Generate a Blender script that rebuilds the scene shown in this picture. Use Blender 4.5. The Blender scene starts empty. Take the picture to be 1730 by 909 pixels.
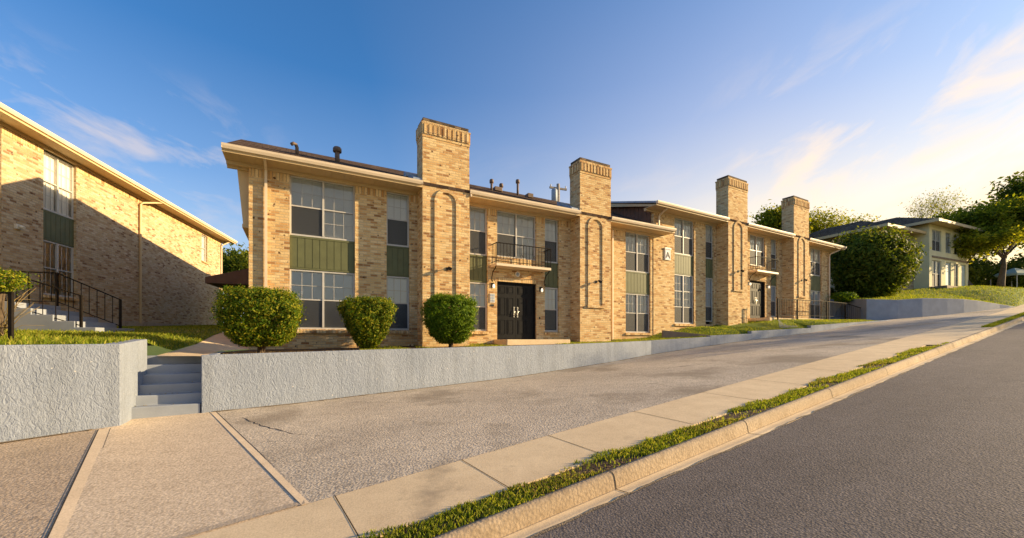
import bpy, math, random
import numpy as np
from mathutils import Vector, Matrix
from mathutils.geometry import delaunay_2d_cdt
rnd = random.Random(7)
sc = bpy.context.scene
COL = sc.collection
R = math.radians

# ------------------------------------------------------------------ helpers
class MB:
    """collects faces; build() links them as ONE mesh object with wall-aligned UVs in metres"""
    def __init__(s): s.v = []; s.f = []; s.sm = []
    def face(s, pts, smooth=False):
        n = len(s.v); s.v += [tuple(p) for p in pts]; s.f.append(tuple(range(n, n+len(pts)))); s.sm.append(smooth)
    def box(s, x0, x1, y0, y1, z0, z1):
        a = [(x0,y0,z0),(x1,y0,z0),(x1,y1,z0),(x0,y1,z0),(x0,y0,z1),(x1,y0,z1),(x1,y1,z1),(x0,y1,z1)]
        n = len(s.v); s.v += a
        for q in ((3,2,1,0),(4,5,6,7),(0,1,5,4),(1,2,6,5),(2,3,7,6),(3,0,4,7)):
            s.f.append(tuple(n+i for i in q)); s.sm.append(False)
        return s
    def prism(s, poly, fn, a, b):
        """poly: 2D points; fn(u,v,t)->3D ; extruded from t=a to t=b"""
        n = len(s.v); k = len(poly)
        s.v += [tuple(fn(u,v,a)) for u,v in poly] + [tuple(fn(u,v,b)) for u,v in poly]
        s.f.append(tuple(n+i for i in range(k-1,-1,-1))); s.sm.append(False)
        s.f.append(tuple(n+k+i for i in range(k))); s.sm.append(False)
        for i in range(k):
            j = (i+1) % k
            s.f.append((n+i, n+j, n+k+j, n+k+i)); s.sm.append(False)
        return s
    def tube(s, pts, r, n=8, smooth=True):
        pts = [Vector(p) for p in pts]
        rs = r if isinstance(r, (list,tuple)) else [r]*len(pts)
        base = len(s.v); N = len(pts)
        up = None
        for i,p in enumerate(pts):
            t = (pts[min(i+1,N-1)]-pts[max(i-1,0)])
            t = t.normalized() if t.length > 1e-9 else Vector((0,0,1))
            if up is None:
                up = Vector((0,0,1)) if abs(t.z) < .9 else Vector((1,0,0))
            a = t.cross(up)
            if a.length < 1e-6: a = t.cross(Vector((0.3,1,0.2)))
            a.normalize(); b = a.cross(t).normalized(); up = b
            for k in range(n):
                th = 2*math.pi*k/n + math.pi/n
                s.v.append(tuple(p + (a*math.cos(th)+b*math.sin(th))*rs[i]))
        for i in range(N-1):
            for k in range(n):
                k2 = (k+1) % n
                s.f.append((base+i*n+k, base+i*n+k2, base+(i+1)*n+k2, base+(i+1)*n+k)); s.sm.append(smooth)
        s.f.append(tuple(base+k for k in range(n-1,-1,-1))); s.sm.append(False)
        s.f.append(tuple(base+(N-1)*n+k for k in range(n))); s.sm.append(False)
        return s
    def bar(s, p, q, r): return s.tube([p,q], r, 4, False)
    def lathe(s, prof, c, n=16):
        base = len(s.v)
        for r_,z in prof:
            for k in range(n):
                a = 2*math.pi*k/n
                s.v.append((c[0]+r_*math.cos(a), c[1]+r_*math.sin(a), c[2]+z))
        for i in range(len(prof)-1):
            for k in range(n):
                k2 = (k+1) % n
                s.f.append((base+i*n+k, base+i*n+k2, base+(i+1)*n+k2, base+(i+1)*n+k)); s.sm.append(True)
        s.f.append(tuple(base+k for k in range(n-1,-1,-1))); s.sm.append(False)
        s.f.append(tuple(base+(len(prof)-1)*n+k for k in range(n))); s.sm.append(False)
        return s
    def build(s, name, m, parent=None, bevel=0):
        me = bpy.data.meshes.new(name); me.from_pydata(s.v, [], s.f); me.materials.append(m)
        me.polygons.foreach_set('use_smooth', s.sm)
        uv = me.uv_layers.new(name='UVMap'); dat = [0.0]*(2*len(me.loops))
        for p in me.polygons:
            nx,ny,nz = p.normal
            h = math.hypot(nx,ny)
            for li in p.loop_indices:
                c = me.vertices[me.loops[li].vertex_index].co
                if abs(nz) > .75 or h < 1e-6: u,v = c.x, c.y
                else: u,v = (-ny*c.x+nx*c.y)/h, c.z/ (h if h > .3 else 1)
                dat[2*li] = u; dat[2*li+1] = v
        uv.data.foreach_set('uv', dat)
        o = bpy.data.objects.new(name, me); COL.objects.link(o)
        if parent is not None: o.parent = parent
        if bevel:
            b = o.modifiers.new('bevel','BEVEL'); b.width = bevel; b.segments = 2; b.limit_method = 'ANGLE'
        return o

def tag(o, label=None, cat=None, group=None, kind=None):
    if label: o['label'] = label
    if cat: o['category'] = cat
    if group: o['group'] = group
    if kind: o['kind'] = kind
    return o
def empty(name, loc, rz=0, label=None, cat=None, group=None):
    o = bpy.data.objects.new(name, None); COL.objects.link(o); o.location = loc; o.rotation_euler = (0,0,rz)
    o.empty_display_size = .3
    return tag(o, label, cat, group)

# ------------------------------------------------------------------ materials
def mat(name):
    m = bpy.data.materials.new(name); m.use_nodes = True
    nt = m.node_tree; nt.nodes.clear()
    out = nt.nodes.new('ShaderNodeOutputMaterial'); b = nt.nodes.new('ShaderNodeBsdfPrincipled')
    nt.links.new(b.outputs[0], out.inputs[0])
    return m, nt, b, out
def N(nt, t, **kw):
    n = nt.nodes.new('ShaderNode'+t)
    for k,v in kw.items():
        if k in n.inputs: n.inputs[k].default_value = v
        else: setattr(n, k, v)
    return n
def coords(nt, kind='Object'):
    return nt.nodes.new('ShaderNodeTexCoord').outputs[kind]
def noise(nt, vec, scale, detail=4, rough=.55):
    n = N(nt,'TexNoise',Scale=scale,Detail=detail,Roughness=rough); nt.links.new(vec, n.inputs['Vector']); return n
def ramp(nt, fac, stops, interp='LINEAR'):
    r = N(nt,'ValToRGB'); e = r.color_ramp.elements; r.color_ramp.interpolation = interp
    while len(e) < len(stops): e.new(.5)
    for i,(p,c) in enumerate(stops):
        e[i].position = p; e[i].color = (c[0],c[1],c[2],1) if not isinstance(c,(int,float)) else (c,c,c,1)
    nt.links.new(fac, r.inputs[0]); return r.outputs[0]
def mix(nt, fac, a, b, blend='MIX'):
    m = N(nt,'Mix', data_type='RGBA', blend_type=blend)
    for sock, val in ((m.inputs[0],fac),(m.inputs[6],a),(m.inputs[7],b)):
        if isinstance(val,(int,float)): sock.default_value = val
        elif isinstance(val,tuple): sock.default_value = (*val,1)
        else: nt.links.new(val, sock)
    return m.outputs[2]
def bump(nt, b, height, strength=.3, dist=.01):
    n = N(nt,'Bump',Strength=strength,Distance=dist); nt.links.new(height, n.inputs['Height']); nt.links.new(n.outputs[0], b.inputs['Normal']); return n
def plain(name, col, rough=.6, var=.15, scale=3, spec=.3, bumps=0, bscale=60, metal=0):
    m, nt, b, _ = mat(name); c = coords(nt)
    n = noise(nt, c, scale, 5)
    v = ramp(nt, n.outputs[0], [(.3,tuple(x*(1-var) for x in col)),(.7,tuple(min(1,x*(1+var)) for x in col))])
    nt.links.new(v, b.inputs['Base Color']); b.inputs['Roughness'].default_value = rough
    b.inputs['Specular IOR Level'].default_value = spec; b.inputs['Metallic'].default_value = metal
    if bumps: bump(nt, b, noise(nt, c, bscale, 3).outputs[0], bumps, .01)
    return m

def brick_mat(name, stops, mortar, offset=.5, bw=.215, rh=.076, vertical=False, rough=.88, spec=.15):
    m, nt, b, _ = mat(name)
    uv = coords(nt,'UV'); vec = uv
    if vertical:
        mp = N(nt,'Mapping'); mp.inputs['Rotation'].default_value = (0,0,math.pi/2); nt.links.new(uv, mp.inputs[0]); vec = mp.outputs[0]
    wob = noise(nt, uv, 9, 2); 
    add = N(nt,'VectorMath',operation='MULTIPLY_ADD'); nt.links.new(wob.outputs['Color'], add.inputs[0]); add.inputs[1].default_value = (.016,.012,0)
    nt.links.new(vec, add.inputs[2]); vec = add.outputs[0]
    br = N(nt,'TexBrick'); br.offset = offset if not vertical else 0
    br.inputs['Color1'].default_value = (0,0,0,1); br.inputs['Color2'].default_value = (1,1,1,1); br.inputs['Mortar'].default_value = (.5,.5,.5,1)
    br.inputs['Scale'].default_value = 1; br.inputs['Brick Width'].default_value = bw; br.inputs['Row Height'].default_value = rh
    br.inputs['Mortar Size'].default_value = .0085; br.inputs['Mortar Smooth'].default_value = .25
    nt.links.new(vec, br.inputs['Vector'])
    col = ramp(nt, br.outputs['Color'], stops)
    n1 = noise(nt, uv, 28, 5, .65); n2 = noise(nt, uv, .55, 4)
    col = mix(nt, .75, col, ramp(nt, n1.outputs[0], [(.25,(.5,.46,.42)),(.48,(1,1,1)),(.8,(1.12,1.1,1.06))]), 'MULTIPLY')
    # pitted dark fire marks on some bricks
    n3 = noise(nt, uv, 7.5, 2, .4)
    spots = ramp(nt, n3.outputs[0], [(.67,0.),(.71,1.)])
    col = mix(nt, spots, col, (.13,.066,.03))
    mcol = mix(nt, n1.outputs[0], mortar, tuple(x*.7 for x in mortar))
    col = mix(nt, br.outputs['Fac'], col, mcol)
    col = mix(nt, .55, col, ramp(nt, n2.outputs[0], [(.3,(.8,.77,.73)),(.7,(1.08,1.06,1.03))]), 'MULTIPLY')
    nt.links.new(col, b.inputs['Base Color']); b.inputs['Roughness'].default_value = rough; b.inputs['Specular IOR Level'].default_value = spec
    inv = N(nt,'Math',operation='SUBTRACT'); inv.inputs[0].default_value = 1; nt.links.new(br.outputs['Fac'], inv.inputs[1])
    ad = N(nt,'Math',operation='MULTIPLY_ADD'); nt.links.new(n1.outputs[0], ad.inputs[0]); ad.inputs[1].default_value = .9; nt.links.new(inv.outputs[0], ad.inputs[2])
    bump(nt, b, ad.outputs[0], .75, .014)
    return m
M = {}
TAN = [(0,(.30,.15,.06)),(.07,(.50,.285,.12)),(.25,(.635,.415,.185)),(.5,(.71,.505,.245)),(.8,(.77,.585,.32)),(.94,(.66,.40,.165)),(1,(.50,.27,.105))]
M['brick'] = brick_mat('tan_brick', TAN, (.63,.495,.305))
M['soldier'] = brick_mat('tan_soldier_brick', TAN, (.40,.30,.19), vertical=True, bw=.3, rh=.085)
PALE = [(0,(.26,.14,.07)),(.08,(.42,.26,.13)),(.28,(.55,.38,.2)),(.55,(.60,.45,.27)),(.8,(.65,.52,.34)),(1,(.48,.29,.14))]
M['palebrick'] = brick_mat('pale_tan_brick', PALE, (.52,.43,.31))

def stucco():
    m, nt, b, _ = mat('grey_painted_stucco'); c = coords(nt)
    n1 = noise(nt, c, 1.2, 5); n2 = noise(nt, c, 16, 4, .6); n3 = noise(nt, c, 60, 3)
    col = ramp(nt, n1.outputs[0], [(.3,(.23,.262,.325)),(.7,(.28,.312,.375))])
    sc_ = ramp(nt, n2.outputs[0], [(.3,(.8,.8,.8)),(.6,(1,1,1)),(.8,(1.1,1.1,1.1))])
    col = mix(nt, .6, col, sc_, 'MULTIPLY')
    vo = N(nt,'TexVoronoi',Scale=1.7); nt.links.new(c, vo.inputs[0])
    ms = N(nt,'Mapping'); ms.inputs['Scale'].default_value=(5,5,.35); nt.links.new(c, ms.inputs[0])
    col = mix(nt, .5, col, ramp(nt, noise(nt, ms.outputs[0], 1.0, 5, .6).outputs[0], [(.32,(.74,.73,.70)),(.55,(1,1,1)),(.75,(1.05,1.05,1.05))]), 'MULTIPLY')
    chip = ramp(nt, noise(nt, c, 11, 2).outputs[0], [(.74,0.),(.77,1.)])
    col = mix(nt, chip, col, (.55,.53,.5))
    nt.links.new(col, b.inputs['Base Color']); b.inputs['Roughness'].default_value = .75; b.inputs['Specular IOR Level'].default_value = .25
    mp = N(nt,'Mapping'); mp.inputs['Rotation'].default_value=(.5,.6,.9); mp.inputs['Scale'].default_value=(1,1,.55); nt.links.new(c, mp.inputs[0])
    n4 = noise(nt, mp.outputs[0], 22, 3, .6); n4.inputs['Distortion'].default_value = 1.1
    s = N(nt,'Math',operation='MULTIPLY_ADD'); nt.links.new(n3.outputs[0], s.inputs[0]); s.inputs[1].default_value=.2; nt.links.new(n4.outputs[0], s.inputs[2])
    bump(nt, b, s.outputs[0], .7, .03)
    return m
M['stucco'] = stucco()
M['greywash'] = plain('grey_painted_concrete', (.26,.285,.33), .7, .12, 2, .3, .15, 40)
M['greywalk'] = plain('dark_grey_walk', (.16,.165,.175), .8, .2, 2, .2, .2, 40)
M['browncurb'] = plain('brown_painted_concrete', (.27,.19,.13), .75, .15, 3, .2, .2, 40)

def ground_mat(name, c1, c2, speck1, speck2, sp_scale, stain=None, bs=.4, bd=.008, rough=.9, sscale=.35, spamt=.7):
    m, nt, b, _ = mat(name); c = coords(nt)
    big = noise(nt, c, sscale, 6, .6); med = noise(nt, c, 4, 5, .6)
    col = ramp(nt, big.outputs[0], [(.3,c1),(.7,c2)])
    fine = noise(nt, c, sp_scale, 3, .7); fine2 = N(nt,'TexVoronoi',Scale=sp_scale*.8); nt.links.new(c, fine2.inputs[0])
    col = mix(nt, spamt, col, ramp(nt, fine.outputs[0], [(.3,speck1),(.5,(1,1,1)),(.7,speck2)]), 'MULTIPLY')
    col = mix(nt, spamt*.6, col, ramp(nt, fine2.outputs[0], [(.05,speck2),(.4,(1,1,1)),(.8,speck1)]), 'MULTIPLY')
    col = mix(nt, .5, col, ramp(nt, med.outputs[0], [(.3,(.82,.80,.78)),(.7,(1.1,1.1,1.1))]), 'MULTIPLY')
    if stain:
        st = noise(nt, c, stain[1], 7, .62)
        col = mix(nt, ramp(nt, st.outputs[0], [(stain[2],0.),(stain[2]+.12,.75)]), col, stain[0])
    nt.links.new(col, b.inputs['Base Color']); b.inputs['Roughness'].default_value = rough; b.inputs['Specular IOR Level'].default_value = .2
    s = N(nt,'Math',operation='ADD'); nt.links.new(fine.outputs[0], s.inputs[0]); nt.links.new(fine2.outputs['Distance'], s.inputs[1])
    bump(nt, b, s.outputs[0], bs, bd)
    return m
M['asphalt'] = ground_mat('road_asphalt', (.155,.130,.113), (.19,.162,.142), (.38,.38,.39), (2.1,2.0,1.9), 62, None, .4, .009, .85)
def road_wear():
    nt=M['asphalt'].node_tree; b=[n for n in nt.nodes if n.type=='BSDF_PRINCIPLED'][0]; src=b.inputs['Base Color'].links[0].from_socket
    mp=N(nt,'Mapping'); mp.vector_type='TEXTURE'; mp.inputs['Rotation'].default_value=(0,0,R(33.1)); mp.inputs['Scale'].default_value=(14,.9,1); nt.links.new(coords(nt),mp.inputs[0])
    col=mix(nt,.6,src,ramp(nt,noise(nt,mp.outputs[0],1.0,5,.6).outputs[0],[(.3,(.80,.79,.78)),(.5,(1,1,1)),(.7,(1.16,1.14,1.1))]),'MULTIPLY')
    st=noise(nt,coords(nt),.8,6,.65); col=mix(nt,ramp(nt,st.outputs[0],[(.62,0.),(.72,.45)]),col,(.07,.06,.054))
    nt.links.new(col,b.inputs['Base Color'])
road_wear()
M['pad'] = ground_mat('worn_asphalt_pad', (.44,.37,.29), (.62,.525,.405), (.30,.30,.31), (1.7,1.64,1.5), 44, ((.25,.20,.145), .42, .52), .4, .010)
M['leftpad'] = ground_mat('tan_aggregate_pad', (.45,.345,.24), (.54,.42,.30), (.4,.38,.36), (1.45,1.42,1.38), 44, ((.25,.19,.125), .5, .6), .45, .009)
M['walk'] = ground_mat('exposed_aggregate_walk', (.60,.475,.335), (.68,.545,.39), (.5,.47,.44), (1.35,1.33,1.3), 46, ((.36,.28,.19), .9, .62), .28, .006)
M['concrete'] = ground_mat('sidewalk_concrete', (.69,.52,.315), (.80,.62,.385), (.8,.79,.78), (1.1,1.1,1.1), 70, ((.31,.235,.155), .8, .6), .15, .004)
M['kerb'] = ground_mat('kerb_concrete', (.44,.345,.24), (.54,.435,.315), (.75,.73,.71), (1.15,1.15,1.15), 45, ((.24,.18,.12), 1.6, .56), .3, .008)
M['walkband'] = ground_mat('trowelled_concrete_band', (.60,.47,.325), (.68,.54,.38), (.8,.79,.78), (1.1,1.1,1.1), 60, None, .15, .004)
M['shadekerb'] = ground_mat('shaded_stained_kerb', (.36,.27,.175), (.50,.39,.26), (.7,.68,.66), (1.15,1.15,1.15), 40, ((.24,.17,.10), 1.6, .54), .4, .01)  # shade of the kerb face put into the whole kerb colour, plus random stains
M['crack'] = plain('dark_joint', (.035,.03,.025), .95)
M['dirt'] = ground_mat('tan_dirt', (.25,.19,.12), (.33,.26,.17), (.5,.5,.5), (1.5,1.4,1.3), 60, None, .5, .01)
M['soil'] = ground_mat('bed_soil', (.10,.062,.035), (.15,.10,.06), (.4,.4,.4), (1.7,1.6,1.5), 30, None, .8, .03)
def lawn_mat():
    m, nt, b, _ = mat('lawn_grass'); c = coords(nt)
    n1 = noise(nt, c, .5, 6, .6); n2 = noise(nt, c, 14, 5, .7)
    col = ramp(nt, n1.outputs[0], [(.3,(.09,.135,.014)),(.5,(.14,.185,.018)),(.68,(.21,.2,.035))])
    col = mix(nt, .8, col, ramp(nt, n2.outputs[0], [(.3,(.45,.45,.4)),(.6,(1.15,1.15,1.1))]), 'MULTIPLY')
    nt.links.new(col, b.inputs['Base Color']); b.inputs['Roughness'].default_value = .9; b.inputs['Specular IOR Level'].default_value = .15
    bump(nt, b, n2.outputs[0], .8, .05); return m
M['lawn'] = lawn_mat()
def leaf_mat(name, dark, mid, light, trans=.35, scale=2.2):
    m, nt, b, out = mat(name); c = coords(nt)
    n1 = noise(nt, c, scale, 3); 
    g = N(nt,'NewGeometry'); 
    r = g.outputs['Random Per Island']
    col = ramp(nt, r, [(0,dark),(.5,mid),(1,light)])
    col = mix(nt, .6, col, ramp(nt, n1.outputs[0], [(.3,(.62,.66,.6)),(.7,(1.2,1.15,1.0))]), 'MULTIPLY')
    nt.links.new(col, b.inputs['Base Color']); b.inputs['Roughness'].default_value = .6; b.inputs['Specular IOR Level'].default_value = .12
    t = N(nt,'BsdfTranslucent'); nt.links.new(mix(nt, 1, col, (1.5,1.4,.6), 'MULTIPLY'), t.inputs[0])
    mx = N(nt,'MixShader'); mx.inputs[0].default_value = trans
    nt.links.new(b.outputs[0], mx.inputs[1]); nt.links.new(t.outputs[0], mx.inputs[2]); nt.links.new(mx.outputs[0], out.inputs[0])
    return m
M['box_leaf'] = leaf_mat('boxwood_leaf', (.05,.10,.008), (.11,.20,.012), (.24,.32,.022), .42)
M['warm_leaf'] = leaf_mat('bronzed_shrub_leaf', (.035,.075,.008), (.10,.175,.010), (.40,.35,.03), .42)
M['tree_leaf'] = leaf_mat('tree_leaf', (.045,.075,.010), (.09,.13,.014), (.19,.20,.025), .45, .8)
M['yellow_leaf'] = leaf_mat('spring_leaf', (.10,.13,.012), (.19,.22,.018), (.36,.33,.03), .55, .8)
M['grass'] = leaf_mat('grass_blade', (.12,.175,.012), (.22,.275,.024), (.42,.39,.08), .45, 3)
M['dry_twig'] = leaf_mat('dry_grass_blade', (.2,.15,.07), (.3,.22,.1), (.4,.3,.14), .3, 3)
M['bark'] = plain('bark', (.13,.095,.065), .9, .4, 6, .2, .6, 25)
M['soffit'] = plain('tan_painted_soffit', (.60,.44,.235), .6, .06, 2)
M['cream'] = plain('cream_painted_trim', (.72,.58,.40), .45, .06, 3)
M['gutter'] = plain('cream_gutter', (.70,.57,.41), .4, .08, 2)
M['shingle'] = brick_mat('brown_shingle', [(0,(.075,.052,.042)),(.5,(.115,.082,.065)),(1,(.16,.115,.09))], (.04,.03,.026), bw=.3, rh=.14, rough=1.0, spec=.0)
M['houseroof'] = brick_mat('warm_brown_shingle', [(0,(.12,.08,.055)),(.5,(.17,.115,.08)),(1,(.23,.16,.11))], (.08,.055,.04), bw=.3, rh=.14, rough=1.0, spec=.0)
M['green'] = plain('olive_painted_board', (.115,.122,.055), .6, .1, 4)
M['white'] = plain('white_aluminium', (.50,.48,.445), .4, .05, 4)
M['black'] = plain('black_paint', (.010,.010,.011), .55, .2, 5, .12)
M['iron'] = plain('black_wrought_iron', (.016,.013,.011), .7, .3, 8, .06)
M['chrome'] = plain('brushed_nickel', (.6,.58,.55), .3, .05, 4, .5, 0, 60, 1.0)
M['screen'] = plain('dark_insect_screen', (.035,.037,.042), .8, .15, 2)
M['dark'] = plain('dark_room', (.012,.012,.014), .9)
M['brownside'] = plain('brown_siding', (.17,.10,.07), .9, .12, 3, .05)
M['flash'] = plain('galvanised_flashing', (.33,.37,.43), .6, .15, 4, .2, 0, 60, .2)
M['plaque'] = plain('white_plaque', (.72,.66,.55), .6, .08, 5)
M['signwhite'] = plain('white_sign_board', (.84,.80,.72), .6, .05, 5)
M['ink'] = plain('black_lettering', (.02,.02,.02), .6)
M['houseplaster'] = plain('cream_plaster', (.76,.67,.40), .8, .08, 1, .2, .2, 20)
M['bluedoor'] = plain('pale_blue_door', (.35,.43,.45), .5, .05, 2)
M['pipe'] = plain('vent_pipe', (.16,.11,.08), .6, .2, 6)
M['polewood'] = plain('grey_pole_wood', (.3,.26,.22), .85, .25, 8)
M['cloth'] = plain('green_canvas', (.50,.55,.42), .8, .1, 2)
def blind_mat(name, col, sc_=40, vertical=False):
    m, nt, b, _ = mat(name); uv = coords(nt,'UV')
    mp = N(nt,'Mapping'); nt.links.new(uv, mp.inputs[0])
    w = N(nt,'TexWave', bands_direction='X' if vertical else 'Y'); w.inputs['Scale'].default_value = sc_/ (2*math.pi) ; w.inputs['Distortion'].default_value = .15
    nt.links.new(mp.outputs[0], w.inputs[0])
    col_ = ramp(nt, w.outputs[1], [(.0,tuple(x*.72 for x in col)),(.35,col),(1,col)])
    nt.links.new(col_, b.inputs['Base Color']); b.inputs['Roughness'].default_value = .6
    bump(nt, b, w.outputs[1], .5, .01); return m
M['blind'] = blind_mat('white_slat_blind', (.80,.78,.72), 130)
M['skyblind'] = blind_mat('sky_tinted_slat_blind', (.62,.72,.82), 130)  # blue sky reflection of the panes is painted into this blind colour
M['curtain'] = blind_mat('white_curtain', (.82,.77,.68), 36, True)
def glass():
    m, nt, b, out = mat('window_glass'); nt.nodes.remove(b)
    t = N(nt,'BsdfTransparent'); t.inputs[0].default_value = (.95,.97,.98,1); g = N(nt,'BsdfGlossy'); g.inputs['Roughness'].default_value = .02
    c = coords(nt); bp = N(nt,'Bump',Strength=.06,Distance=.02); nt.links.new(noise(nt, c, 1.3, 2).outputs[0], bp.inputs['Height']); nt.links.new(bp.outputs[0], g.inputs['Normal'])
    f = N(nt,'Fresnel'); f.inputs[0].default_value = 1.75
    mx = N(nt,'MixShader'); nt.links.new(f.outputs[0], mx.inputs[0]); nt.links.new(t.outputs[0], mx.inputs[1]); nt.links.new(g.outputs[0], mx.inputs[2]); nt.links.new(mx.outputs[0], out.inputs[0]); return m
M['glass'] = glass()
def lampglow():
    m, nt, b, out = mat('lit_lamp_glass'); b.inputs['Base Color'].default_value = (.9,.85,.75,1)
    b.inputs['Emission Color'].default_value = (1,.86,.62,1); b.inputs['Emission Strength'].default_value = .45; return m
M['lamp'] = lampglow()

# ------------------------------------------------------------------ site geometry (metres; camera eye at z = 0)
TH = R(56.88); SD = (math.sin(TH), math.cos(TH)); SN = (-math.cos(TH), math.sin(TH))
def zs(u):
    if u > 45:
        return zs(45) + .0957*35*(1-math.exp(-(u-45)/35))
    if u < -6: return zs(-6) + .09*(u+6)
    t = u/10; return -1.601+.948*t-.0548*t*t+.00827*t**3
def ST(u, w, dz=0): return (SD[0]*u+SN[0]*w, SD[1]*u+SN[1]*w, zs(u)+dz)
def uw(x, y): return x*SD[0]+y*SD[1], x*SN[0]+y*SN[1]

US = [-30+2*i for i in range(12)] + [-6+.5*i for i in range(60)] + [24+2*i for i in range(60)]
def strip(name, prof, m, label_kind='structure', smooth=True, us=US):
    mb = MB(); k = len(prof)
    for u in us:
        for w,dz in prof: mb.v.append(ST(u,w,dz))
    for i in range(len(us)-1):
        for j in range(k-1):
            mb.f.append((i*k+j, (i+1)*k+j, (i+1)*k+j+1, i*k+j+1)); mb.sm.append(smooth)
    o = mb.build(name, m); 
    if label_kind: o['kind'] = label_kind
    return o
strip('road', [(2.60,-.1565),(2.5,-.154),(1.5,-.146),(0,-.13),(-2.4,-.11),(-5,-.15),(-7.4,-.2)], M['asphalt'])
strip('kerb', [(2.90,-.28),(2.90,-.02),(2.86,-.018),(2.835,-.024),(2.812,-.05),(2.80,-.095),(2.785,-.168),(2.78,-.25)], M['shadekerb'])
strip('gutter', [(2.786,-.26),(2.784,-.170),(2.775,-.176),(2.68,-.168),(2.585,-.158),(2.58,-.25)], M['concrete'])
strip('sidewalk', [(4.26,-.15),(4.25,0.0),(3.8,-.012),(3.24,-.03),(3.23,-.18)], M['concrete'], smooth=False)
strip('verge', [(3.235,-.05),(3.07,-.03),(2.895,-.04)], M['soil'])
strip('driveway_apron', [(3.30,-.024),(3.1,-.022),(2.89,-.016)], M['concrete'], us=[16.6+.5*i for i in range(16)])
strip('kerb', [(-7.39,-.3),(-7.41,-.18),(-7.5,-.06),(-7.6,-.04),(-7.6,-.3)], M['kerb'])
strip('sidewalk', [(-7.6,-.06),(-9.2,-.02),(-9.2,-.2)], M['concrete'], smooth=False)

# joints: real narrow strips lying just above the slabs
j = MB()
for u in (-2.3,-.82,.70,2.07,3.35,5.05,6.9,8.6,10.5,12.3,14.2,16.0,18.0,20,22,24,26,28):
    sk = .10
    a = [ST(u-.005+sk*0,4.25,.004), ST(u+.005,4.25,.004), ST(u+.005+sk*.25,3.24,-.026), ST(u-.005+sk*.25,3.24,-.026)]
    j.face(a)
o = j.build('sidewalk_joint', M['crack']); o['kind'] = 'structure'
j = MB()
for u in (.6,3.05,5.6,8.4,11.3,14.2,17.2,20.2):
    pr = [(2.90,-.016),(2.86,-.014),(2.833,-.020),(2.808,-.048),(2.796,-.095),(2.781,-.165),(2.775,-.172),(2.68,-.164),(2.586,-.154)]
    for (w0,z0),(w1,z1) in zip(pr, pr[1:]): j.face([ST(u-.006,w0,z0), ST(u+.006,w0,z0), ST(u+.006,w1,z1), ST(u-.006,w1,z1)])
o = j.build('kerb_joint', M['crack']); o['kind'] = 'structure'

# retaining wall alignments: (x, y, z_bottom, z_top)
W = [(-5.71,7.40,-1.356,-.294),(-4.47,8.37,-1.334,-.27),(-3.17,9.37,-1.268,-.245),(-2.65,9.77,-1.25,-.239),(-.12,11.74,-1.138,-.20),(1.85,13.27,-.98,-.17),(3.79,14.77,-.817,-.12),(5.62,16.2,-.62,-.062)]
W2 = [(5.62,16.2,-.62,-.055),(8.57,17.4,-.28,.10)]
W3 = [(8.57,17.4,-.28,.150),(10.95,18.4,-.04,.252)]
W4 = [(10.95,18.4,-.04,.37),(15.37,20.7,.335,.578)]
W5 = [(15.37,20.7,.335,.70),(19.0,22.3,.80,.93),(22.2,23.6,1.10,1.13)]
LW = [(-11.56,1.55,-2.0,-.09),(-7.16,5.63,-1.45,-.083),(-6.275,6.45,-1.385,-.076)]
G = [(20.75,27.85,1.25,2.74),(22.44,27.5,1.3,2.72),(22.02,25.0,1.16,2.5),(23.97,25.0,1.26,2.44),(25.8,25.3,1.4,2.58),(27.8,25.7,1.55,2.60),(29.2,26.0,1.7,2.58),(30.4,26.3,1.82,2.52),(31.6,26.62,1.95,2.42),(32.6,26.9,2.04,2.34),(33.5,27.1,2.12,2.25),(34.2,27.3,2.16,2.20)]

def cdt(name, pts, m, edges=None, boundary=True, kind='structure', dens=None, zfun=None):
    """surface through scattered points; the first n boundary points form the outline"""
    nb = boundary
    v2 = [Vector((p[0],p[1])) for p in pts]
    ed = [(i,(i+1)%nb) for i in range(nb)] + (edges or [])
    r = delaunay_2d_cdt(v2, ed, [], 1, 1e-5)
    co, fs, orig = r[0], r[2], r[3]
    mb = MB()
    for i,c in enumerate(co):
        z = pts[orig[i][0]][2] if orig[i] else 0
        mb.v.append((c.x,c.y,z))
    for f in fs: mb.f.append(tuple(f)); mb.sm.append(True)
    o = mb.build(name, m)
    if kind: o['kind'] = kind
    return o

# paved forecourt between the walls and the pavement
def swp(u, dz=.002): return ST(u,4.24,dz)
def lerp(a,b,t): return tuple(x+(y-x)*t for x,y in zip(a,b))
def ruled(name, A, B, m, n=10, lift=0):
    mb = MB(); k = n+1
    for a,b in zip(A,B):
        for i in range(k):
            p = lerp(a,b,i/n); mb.v.append((p[0],p[1],p[2]+lift))
    for r_ in range(len(A)-1):
        for i in range(n):
            mb.f.append((r_*k+i, r_*k+i+1, (r_+1)*k+i+1, (r_+1)*k+i)); mb.sm.append(True)
    o = mb.build(name, m); o['kind'] = 'structure'; return o
B1 = (-6.40,6.33,-1.39); A1 = (-5.58,7.50,-1.353)
A2 = swp(.45); B2 = swp(-1.25)
def back(p, d=(0,.12)): return p
wl = [(p[0],p[1],p[2]) for p in LW[:2]] + [B1]
ruled('left_forecourt', [( -11.56,1.55,-2.0),(-9.3,3.65,-1.72),(-7.16,5.63,-1.45),B1], [swp(-8.5),swp(-5.5),swp(-2.6),B2], M['leftpad'])
ruled('front_walkway', [B1,(-6.275,6.45,-1.385),(-6.60,6.92,-1.38),(-5.76,7.42,-1.36),A1], [B2,lerp(B2,A2,.2),lerp(B2,A2,.45),lerp(B2,A2,.8),A2], M['walk'], 12)
wp = [A1]+[(p[0],p[1],p[2]) for p in W[1:]]+[(7.1,16.8,-.45),(8.57,17.4,-.28),(9.8,17.9,-.15),(10.95,18.4,-.04),(13.2,19.55,.15),(15.37,20.7,.335),(17.2,21.5,.56),(19.0,22.3,.80),(22.2,23.6,1.10)]
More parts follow.
